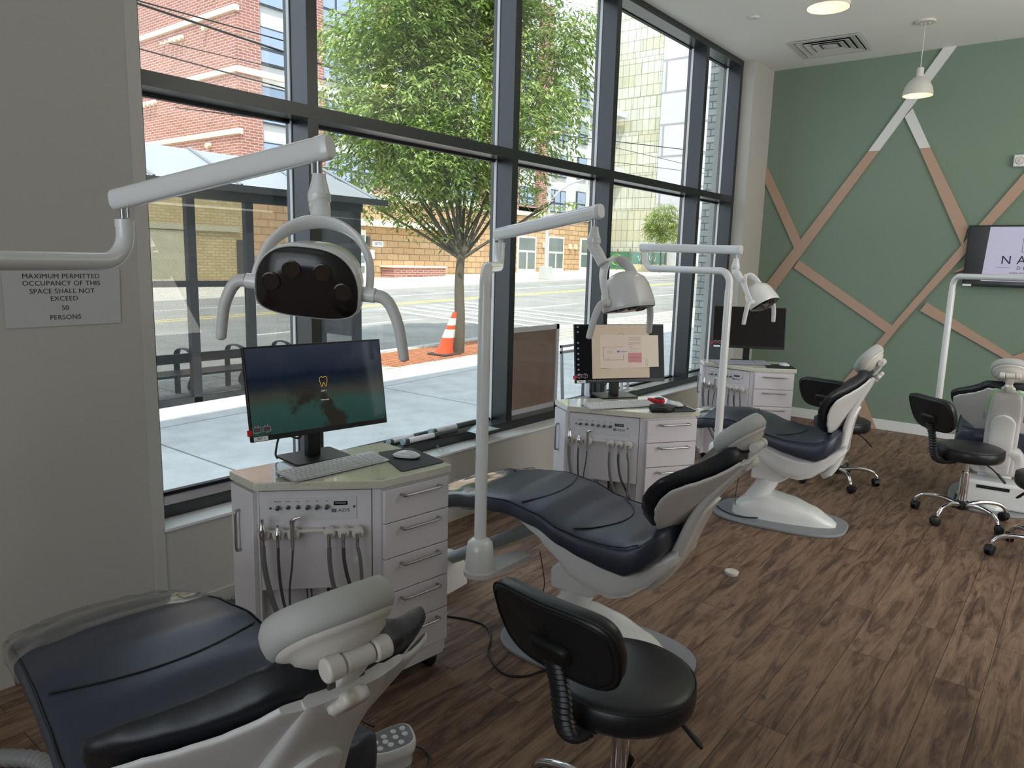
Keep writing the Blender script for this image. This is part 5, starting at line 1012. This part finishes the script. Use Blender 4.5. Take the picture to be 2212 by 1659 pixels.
blobs = [(tp(880, 130), (1.25, 1.25, 1.0)), (tp(1010, 60, .6), (1.2, 1.2, 1.1)), (tp(900, 20, -.6), (1.0, 1.0, 0.9)), (tp(1170, 140, .4), (0.95, 0.95, 1.0)), (tp(1160, 260, -.2), (0.85, 0.85, 0.7)), (tp(780, 90, .3), (0.75, 0.75, 0.6)), (tp(790, 230, -.2), (0.85, 0.85, 0.65)), (tp(800, 350, .2), (0.80, 0.80, 0.55)),
         (tp(900, 300, .7), (1.0, 1.0, 0.8)), (tp(1000, 240, -.5), (1.0, 1.0, 0.9)), (tp(900, 400, -.3), (0.75, 0.75, 0.45)), (tp(1000, 380, .4), (0.8, 0.8, 0.6)), (tp(900, 460, 0), (0.50, 0.5, 0.28)), (tp(1110, 380, .2), (0.6, 0.6, 0.45)), (tp(1190, 440, .1), (0.45, 0.45, 0.14)), (tp(960, -80, 0), (1.3, 1.3, 0.9)), (tp(1080, -60, 0.3), (1.2, 1.2, 0.9)), (tp(1240, 60, .2), (0.5, 0.5, 0.5)), (tp(985, 500, 0), (0.35, 0.35, 0.25)), (tp(800, 440, .1), (0.55, 0.55, 0.25)), (tp(1040, 450, .1), (0.4, 0.4, 0.3)), (tp(950, 350, -.6), (0.8, 0.8, 0.6)), (tp(860, 250, -.8), (0.8, 0.8, 0.7))]
tree('large leafy street tree on the near sidewalk outside the window', 'tree', (tb.x, tb.y, gz(tb.y)), 1.75, blobs, 62000, 0.125, leafmat('tree_leaf', (104, 132, 58), (146, 170, 84), (204, 216, 148)), 3)
t2 = ony(1425, 588, 50)
tree('small pale green tree far across the street by the fence', 'tree', (t2.x, 50, gz(50)), 2.2, [((0, 0, 3.6), (1.15, 1.15, 0.9)), ((0.5, 0, 2.7), (0.9, 0.9, 0.7)), ((-0.5, 0, 3.0), (0.8, 0.8, 0.8)), ((0.1, 0, 4.5), (0.7, 0.7, 0.6))], 5000, 0.22, leafmat('pale_leaf', (120, 140, 60), (150, 170, 84), (186, 200, 120)), 5, trunk_r=0.06)
# traffic cone
cb = ong(958, 766); cone = empty('traffic_cone', (cb.x, cb.y, gz(cb.y) + 0.006), 0, 'battered orange and white traffic cone leaning against the tree', 'traffic cone')
ORG = mat('cone_orange', (226, 92, 52), 0.5); CW = mat('cone_white', (226, 224, 220), 0.5)
b = MB(); n_ = 24; L = lambda z, r, k: [Vector((r * math.cos(2 * math.pi * i / 24) + 0.10 * k + 0.28 * z * 0.78, r * math.sin(2 * math.pi * i / 24) + 0.14 * z, z)) for i in range(24)]
segs = [(0.02, 0.17, ORG), (0.12, 0.13, ORG), (0.28, 0.105, ORG), (0.34, 0.095, CW), (0.44, 0.08, ORG), (0.50, 0.07, CW), (0.62, 0.05, ORG), (0.72, 0.036, ORG)]
b.loft([L(z, r, 0) for z, r, _ in segs]); b.build('cone_body', ORG, cone, angle=60)
b = MB(); b.loft([L(0.29, 0.107, 0), L(0.43, 0.085, 0)]); b.build('reflective_band', CW, cone); b = MB(); b.loft([L(0.50, 0.073, 0), L(0.62, 0.053, 0)]); b.build('reflective_band', CW, cone)
b = MB(); b.box((0.02, 0, 0.012), (0.42, 0.42, 0.03)); b.build('cone_base', mat('cone_base', (80, 74, 70), 0.8), cone, bevel=0.01)
# ---- bus shelter
XS = -8.10; sh = empty('bus_shelter', (0, 0, 0), 0, 'black bus shelter with perforated panels and pale sloping roof', 'bus shelter')
ye = onx(770, 432, XS).y; y0_ = -1.0; zt_ = onx(610, 418, XS).z; zb_ = gz(3)
DK = mat('shelter_black', (52, 55, 60), 0.45, metal=0.3)
def sbar(name, x0, x1, y0, y1, z0, z1, m=DK, p=sh): b = MB(); b.bx(x0, x1, y0, y1, z0, z1); return b.build(name, m, p, smooth=False)
PF = perfmat()
for y in (onx(415, 600, XS).y - 1.9 * 0, onx(540, 600, XS).y, onx(615, 600, XS).y + 0.25, onx(415, 600, XS).y - 0.95, onx(415, 600, XS).y - 1.9): sbar('shelter_post', XS - 0.05, XS + 0.03, y - 0.05, y + 0.05, gz(y), zt_)
zm = onx(450, 613, XS).z
sbar('shelter_rail', XS - 0.045, XS + 0.028, y0_, ye, zm - 0.035, zm + 0.035); sbar('shelter_rail', XS - 0.05, XS + 0.03, y0_, ye, zb_ + 0.02, zb_ + 0.10); sbar('shelter_rail', XS - 0.06, XS + 0.06, y0_, ye + 0.06, zt_ - 0.15, zt_)
sbar('perforated_panel', XS - 0.012, XS - 0.008, y0_, ye, zb_ + 0.1, zt_ - 0.12, PF)
xe = ony(690, 560, ye).x
b = MB(); b.bx(xe, XS, ye - 0.012, ye - 0.006, gz(ye) + 0.55, zt_); b.build('end_panel', mat('end_panel_dark', (84, 86, 90), 0.6, var=0.3, vscale=60), sh, smooth=False)
b = MB(); b.bx(xe, XS, ye - 0.002, ye + 0.05, gz(ye) + 0.55, zt_); b.build('poster_box', DK, sh, smooth=False)
b = MB(); b.bx(xe + 0.3, XS - 0.3, ye - 0.016, ye - 0.0125, 0.72, 1.15); b.build('poster', mat('poster_brown', (150, 108, 92), 0.6, var=0.3, vscale=6), sh, smooth=False)
sbar('shelter_post', XS - 0.05, XS + 0.03, ye - 0.06, ye + 0.05, gz(ye), zt_); sbar('shelter_post', xe, xe + 0.08, ye - 0.05, ye + 0.05, gz(ye), zt_)
XR = XS - 0.95; zr = onx(330, 315, XR).z
RF = mat('roof_polycarbonate', (150, 154, 162), 0.35)
b = MB(); b.add([(XS + 0.18, y0_, zt_), (XS + 0.18, ye + 0.35, zt_), (XR, ye - 0.15, zr), (XR, y0_, zr), (XS + 0.18, y0_, zt_ + 0.02), (XS + 0.18, ye + 0.35, zt_ + 0.02), (XR, ye - 0.15, zr + 0.02), (XR, y0_, zr + 0.02)], [(0, 3, 2, 1), (4, 5, 6, 7), (0, 1, 5, 4), (1, 2, 6, 5), (2, 3, 7, 6), (3, 0, 4, 7)])
b.add([(XS + 0.18, ye + 0.35, zt_), (XR, ye - 0.15, zr), (XR - 0.9, ye + 0.35, zt_), (XS + 0.18, ye + 0.35, zt_ + 0.02), (XR, ye - 0.15, zr + 0.02), (XR - 0.9, ye + 0.35, zt_ + 0.02)], [(0, 1, 2), (3, 5, 4), (0, 3, 4, 1), (1, 4, 5, 2)]); b.build('roof_panel', RF, sh, smooth=False)
for k in range(8):
    y = ye + 0.2 - k * 1.02; b = MB(); b.tube([(XS + 0.18, y, zt_ + 0.03), (XR, y - 0.12 if k == 0 else y, zr + 0.03)], 0.022, 6); b.build('roof_rib', mat('rib_grey', (140, 144, 150), 0.5), sh)
sbar('gutter', XS + 0.14, XS + 0.22, y0_, ye + 0.38, zt_ - 0.05, zt_ + 0.03)
bn = empty('bus_bench', (XS - 0.45, 0, 0), 0, 'dark bench with looped armrests inside the bus shelter', 'bench')
zs_ = onx(430, 800, XS - 0.45).z
b = MB()
for k in range(3): b.bx(-0.20 + k * 0.14, -0.08 + k * 0.14, 1.0, 6.2, zs_ - 0.03, zs_)
b.build('bench_seat', DK, bn, smooth=False); b = MB(); b.bx(0.18, 0.21, 1.0, 6.2, zs_ + 0.14, zs_ + 0.25); b.build('bench_back', DK, bn, smooth=False)
for px in (400, 510, 610, 290):
    y = onx(px, 790, XS - 0.45).y; b = MB(); b.tube(smooth_path([(-0.20, y, gz(y)), (-0.20, y, zs_), (-0.19, y, zs_ + 0.20), (-0.10, y, zs_ + 0.27), (0.10, y, zs_ + 0.27), (0.19, y, zs_ + 0.20), (0.20, y, zs_), (0.10, y, gz(y) + 0.12), (0.22, y, gz(y))], 4), 0.03, 6, sq=(1.3, 0.4)); b.build('bench_frame', DK, bn)
# ---- street lamp and cables
lp = ong(1178, 603); sl_ = empty('street_lamp', (lp.x, lp.y, gz(lp.y)), 0, 'tall grey street lamp with curved arm across the road', 'street lamp')
LG = mat('lamp_grey', (190, 190, 186), 0.5)
b = MB(); b.box((0, 0, 0.35), (0.55, 0.55, 0.7)); b.build('lamp_base', LG, sl_, bevel=0.03)
b = MB(); b.tube([(0, 0, 0.6), (0, 0, 8.5)], [0.11, 0.07], 10); b.build('lamp_post', LG, sl_)
za = ony(1260, 320, lp.y - 0 * 1).z
b = MB(); b.tube(smooth_path([(0, 0, 4.2), (0.6, 1.0, 5.2), (1.6, 2.4, 5.7), (2.6, 3.6, 5.6)], 5), 0.05, 8); b.build('lamp_arm', LG, sl_)
for i, (a, c, dd, l) in enumerate((((290, 5), (612, 112), 13.0, 'thick overhead cable crossing high over the shelter'), ((296, 104), (612, 190), 13.3, 'overhead cable running below the thick one'), ((293, 0), (612, 88), 13.8, 'thin overhead cable near the top edge'), ((1325, 305), (1470, 322), 30.0, 'overhead cable before the pale panel wall'), ((1325, 350), (1470, 368), 30.0, 'lower overhead cable before the pale panel wall'), ((1325, 318), (1470, 352), 31.0, 'thin slanting overhead cable before the panel wall'))):
    xx = (-13.5, -13.2, -13.9, -18.0, -18.6, -19.2)[i]
    A, B = onx(*a, xx), onx(*c, xx); d = B - A; b = MB(); A2, B2 = (A - d * 2.5, B + d * 3.0) if dd < 20 else (A - d * 3.0, B + d * 0.9); pts = []
    for k in range(25): t = k / 24; pts.append(A2.lerp(B2, t))
    b.tube(pts, 0.022 if i in (0, 3) else 0.014, 6); tag(b.build('overhead_cable', BLACKM), l, 'cable')
# ---- buildings across the street
XB = -32.0
RB = brickmat('red_brick', (172, 112, 98), (150, 92, 80), (196, 178, 168), 'yzx', 0.44, 0.13, 0.016); RBX = brickmat('red_brick_side', (176, 116, 102), (154, 96, 84), (198, 182, 172), 'xzy', 0.44, 0.13, 0.016)
TAN = brickmat('tan_block', (204, 172, 132), (190, 154, 114), (140, 112, 86), 'yzx', 0.85, 0.36, 0.025); YB = brickmat('yellow_brick', (206, 188, 140), (184, 164, 116), (160, 144, 104), 'yzx', 0.40, 0.13, 0.02)
STONE = mat('band_stone', (222, 212, 190), 0.8); PANEL = mat('light_panel', (206, 206, 204), 0.7); WF = mat('window_frame_grey', (70, 74, 80), 0.5); WG = mat('far_glass', (150, 166, 190), 0.08, spec=0.9); WD = mat('door_white', (226, 226, 220), 0.5); WGD = mat('far_glass_dark', (110, 120, 116), 0.1, spec=0.9)
ab = empty('apartment_building', (XB, 20, 0), 0, 'red brick apartment building with tan block ground floor across the street', 'building')
def bb(name, x0, x1, y0, y1, z0, z1, m, p=ab):
    b = MB(); b.bx(x0, x1, y0 - 20, y1 - 20, z0, z1); return b.build(name, m, p, smooth=False)
bb('upper_wall', -12, -0.35, 20.05, 53.3, 4.9, 19, PANEL)
bb('ground_floor', -12, 0.04, 20.2, 53.3, -0.2, 4.75, TAN); bb('stone_band', -12, 0.14, 19.95, 53.3, 4.72, 5.0, STONE)
bb('side_wall', -30, -0.02, 19.9, 20.0, 4.2, 19, RBX)
for z in (7.17, 9.89, 12.5, 15.2): bb('stone_band', -30, 0.08, 19.8, 20.05, z - 0.12, z + 0.12, STONE)
for z in (9.89, 15.2): bb('stone_band', -0.1, 0.10, 19.9, 22.4, z - 0.14, z + 0.14, STONE); bb('stone_band', -0.1, 0.10, 23.9, 25.0, z - 0.14, z + 0.14, STONE)
for (xo, z) in ((-4.6, 11.9), (-8.5, 6.6), (-2.4, 12.0), (-7.6, 9.2), (-2.5, 6.7), (-7.2, 6.6), (-2.6, 9.3)):
    b = MB()
    for k in range(1 if xo > -3 else 5): b.cyl((xo - k * 0.45, -0.12, z), (xo - k * 0.45, -0.34, z - 0.04), 0.13 if k < 3 else 0.07, n=10)
    b.build('vent_cap', STONE, ab)
piers = [(19.92, 21.15), (24.0, 24.75), (28.4, 29.3), (32.8, 33.6), (37.2, 38.1), (43.25, 44.45), (40.6, 41.0)]
for y0, y1 in piers: bb('brick_pier', -0.4, 0.0, y0, y1, 4.95, 19, RB)
def winblock(y0, y1, z0, z1, cols=2, parent=ab, open_=()):
    f = bb('window_frame', -0.34, -0.22, y0, y1, z0, z1, WF, parent); n = cols; w = (y1 - y0) / n
    for i in range(n):
        for (a, c) in ((z0, z0 + (z1 - z0) * 0.40), (z0 + (z1 - z0) * 0.40, z1)):
            b = MB(); b.bx(-0.225, -0.20, y0 + i * w + 0.07 - 20, y0 + (i + 1) * w - 0.07 - 20, a + 0.07, c - 0.07); b.build('window_pane', WG, f, smooth=False)
bays = [(21.2, 24.0, 2), (24.8, 28.4, 4), (29.3, 32.8, 3), (33.6, 37.2, 3), (38.1, 40.6, 2)]
for y0, y1, n in bays:
    for z0, z1 in ((6.4, 9.46), (10.45, 12.1), (13.05, 15.0), (15.9, 17.6)):
        if z0 == 6.4: z0, z1 = 7.75, 9.46
        winblock(y0, y1, z0, z1, n)
    winblock(y0, y1, 5.5, 6.9, n)
bb('spandrel', -0.4, -0.02, 41.0, 43.25, 5.0, 5.45, RB); bb('spandrel', -0.4, -0.02, 40.9, 44.4, 4.95, 5.3, RB)
for z0 in (5.45, 8.0, 10.6, 13.2): winblock(41.3, 43.1, z0, z0 + 1.25, 2); winblock(44.75, 47.0, z0 - 0.25, z0 + 1.35, 3); winblock(48.5, 49.7, z0 - 0.1, z0 + 1.5, 1); winblock(50.6, 52.4, z0, z0 + 1.3, 2)
for z in (8.6, 12.9): bb('balcony_slab', -0.3, 1.1, 49.9, 53.2, z, z + 0.45, PANEL)
bb('drain_pipe', -0.3, 0.05, 44.5, 44.62, 4.9, 19, WD)
for px0, px1, zt2 in ((1116, 1156, 3.30), (1181, 1216, 3.42), (1251, 1290, 3.45)):
    y0, y1 = onx(px0, 550, XB).y, onx(px1, 550, XB).y; z0 = gz((y0 + y1) / 2) - 0.02; d = bb('shop_door', -0.05, 0.08, y0, y1, z0, zt2, WD); w = (y1 - y0)
    for (a, c, e_, f_, m_) in ((0.07, 0.93, 2.35, zt2 - 0.12, WGD), (0.07, 0.46, z0 + 0.25, 2.2, WGD), (0.54, 0.93, z0 + 0.25, 2.2, WGD)):
        b = MB(); b.bx(0.07, 0.10, y0 + a * w - 20, y0 + c * w - 20, e_, f_); b.build('door_pane', m_, d, smooth=False)
for px in (1172, 1228, 1240, 1275): p = onx(px, 540, XB); b = MB(); b.box((0.14, p.y - 20, 2.75), (0.22, 0.22, 0.35)); b.build('wall_sconce', STONE, ab, bevel=0.03)
y0, y1 = onx(767, 540, XB).y, onx(788, 540, XB).y; d = bb('entrance_door', 0.0, 0.10, y0, y1, gz(y0), 3.05, WD)
for k in range(4): b = MB(); b.bx(0.09, 0.11, y0 + 0.1 - 20, y1 - 0.1 - 20, 0.7 + k * 0.55, 1.1 + k * 0.55); b.build('door_pane', WGD, d, smooth=False)
bb('entrance_canopy', 0.0, 0.8, 26.3, 33.5, 3.25, 3.6, STONE)
text('number_lettering', '208', 0.42, mat('number_grey', (150, 150, 150), 0.5), (0.82, onx(700, 487, XB).y + 5.9 - 20, 3.75), frame3((0, 1, 0), (0, 0, 1), (1, 0, 0)), ab)
p = onx(814, 527, XB); b = MB(); b.box((0.07, p.y - 20, p.z), (0.05, 0.8, 0.30)); b.build('address_plate', PAPER, ab, smooth=False); text('address_lettering', '2877B', 0.22, INK, (0.10, p.y - 20, p.z), frame3((0, 1, 0), (0, 0, 1), (1, 0, 0)), ab)
p = onx(796, 549, XB); b = MB(); b.box((0.09, p.y - 20, p.z), (0.16, 0.62, 0.50)); b.build('meter_box', WD, ab, bevel=0.02); p = onx(793, 521, XB); b = MB(); b.box((0.09, p.y - 20, p.z), (0.16, 0.22, 0.5)); b.build('wall_light', WF, ab, bevel=0.03)
# brick planter
y0, y1 = onx(822, 585, XB).y, onx(934, 585, XB).y; pn = empty('brick_planter', (XB + 0.6, (y0 + y1) / 2, 0), 0, 'low red brick planter wall along the tan facade', 'planter')
b = MB(); b.bx(-0.5, 0.5, -(y1 - y0) / 2, (y1 - y0) / 2, gz(30) - 0.1, 1.05); b.build('planter_wall', RB, pn, smooth=False); b = MB(); b.bx(-0.55, 0.55, -(y1 - y0) / 2 - 0.1, (y1 - y0) / 2 + 0.1, 1.05, 1.15); b.build('coping', STONE, pn, smooth=False)
# yellow brick building left of it
yb = empty('yellow_brick_building', (-31.5, 12, 0), 0, 'low yellow brick building seen through the bus shelter', 'building')
b = MB(); b.bx(-10, 0, -16, 7.6, -0.5, 5.0); b.build('brick_wall', YB, yb, smooth=False)
b = MB(); b.bx(-0.02, 0.06, -3, 5.0, 0, 2.5); b.build('concrete_panel', mat('old_concrete', (178, 174, 148), 0.9, var=0.15, vscale=2), yb, smooth=False)
b = MB(); b.bx(-0.02, 0.12, -3, 7.4, 2.55, 2.8); b.build('ledge', mat('old_concrete', (178, 174, 148)), yb, smooth=False)
b = MB(); b.bx(-0.02, 0.05, 7.25, 7.85, 0.3, 2.2); b.build('doorway', mat('doorway_dark', (70, 66, 58), 0.8), yb, smooth=False)
# pale party wall
pw = empty('panel_building', (-30, 53.5, 0), 0, 'tall windowless pale building with patched panels at the street end', 'building')
b = MB(); b.bx(-4.5, 1.9, 0, 0.5, 1.0, 32); b.build('patched_wall', blockwallmat(), pw, smooth=False)
b = MB(); b.bx(1.9, 16, -0.1, 0.5, 1.0, 32); b.build('pale_wall', brickmat('pale_panel', (226, 226, 230), (214, 214, 220), (176, 174, 176), 'xzy', 4.4, 2.35, 0.09, 0.12), pw, smooth=False)
bpy.data.objects['pale_wall'].location.z = 0.4
gf = empty('construction_fence', (-30, 52.6, 0), 0, 'green construction fence with bright graffiti at the end of the street', 'fence')
b = MB(); b.bx(-1.9, 0.35, -0.03, 0.03, 1.15, 2.52); b.build('fence_panel', mat('fence_green', (70, 120, 96), 0.8, var=0.2, vscale=3), gf, smooth=False); b = MB(); b.bx(0.35, 3.5, 0.07, 0.12, 1.6, 2.5); b.build('fence_panel', mat('fence_teal', (110, 150, 142), 0.8, var=0.2, vscale=3), gf, smooth=False)
for x in (-1.9, -0.8, 0.35, 1.4, 2.4, 3.5): b = MB(); b.bx(x - 0.04, x + 0.04, -0.06, 0.0, 0.95, 2.75); b.build('fence_post', mat('post_brown', (130, 116, 96), 0.8), gf, smooth=False)
LIME = mat('lime_paint', (150, 240, 90), 0.7); rnd = random.Random(4); b = MB(); b.tube(smooth_path([(-1.3 + 0.95 * k / 16 + 0.12 * math.cos(2.4 * k), -0.035, 1.85 + 0.34 * math.sin(2.1 * k)) for k in range(17)], 5), 0.024, 5); b.build('graffiti', LIME, gf)
b = MB(); b.tube([(-0.85 + 0.55 * math.cos(t), -0.035, 1.88 + 0.42 * math.sin(t)) for t in [0.3 + 5.2 * k / 24 for k in range(25)]], 0.022, 5); b.build('graffiti', LIME, gf)
b = MB(); b.tube(smooth_path([(0.9 + 1.7 * k / 13, 0.06, 2.05 + 0.26 * math.sin(2.5 * k)) for k in range(14)], 5), 0.022, 5); b.build('graffiti', mat('pale_paint', (200, 226, 226), 0.7), gf)
b = MB(); b.bx(-29.6, -22, 51.9, 52.3, gz(52), 1.55); tag(b.build('low_wall', mat('beige_wall', (222, 208, 170), 0.9), smooth=False), 'low beige wall before the far fence', 'wall')
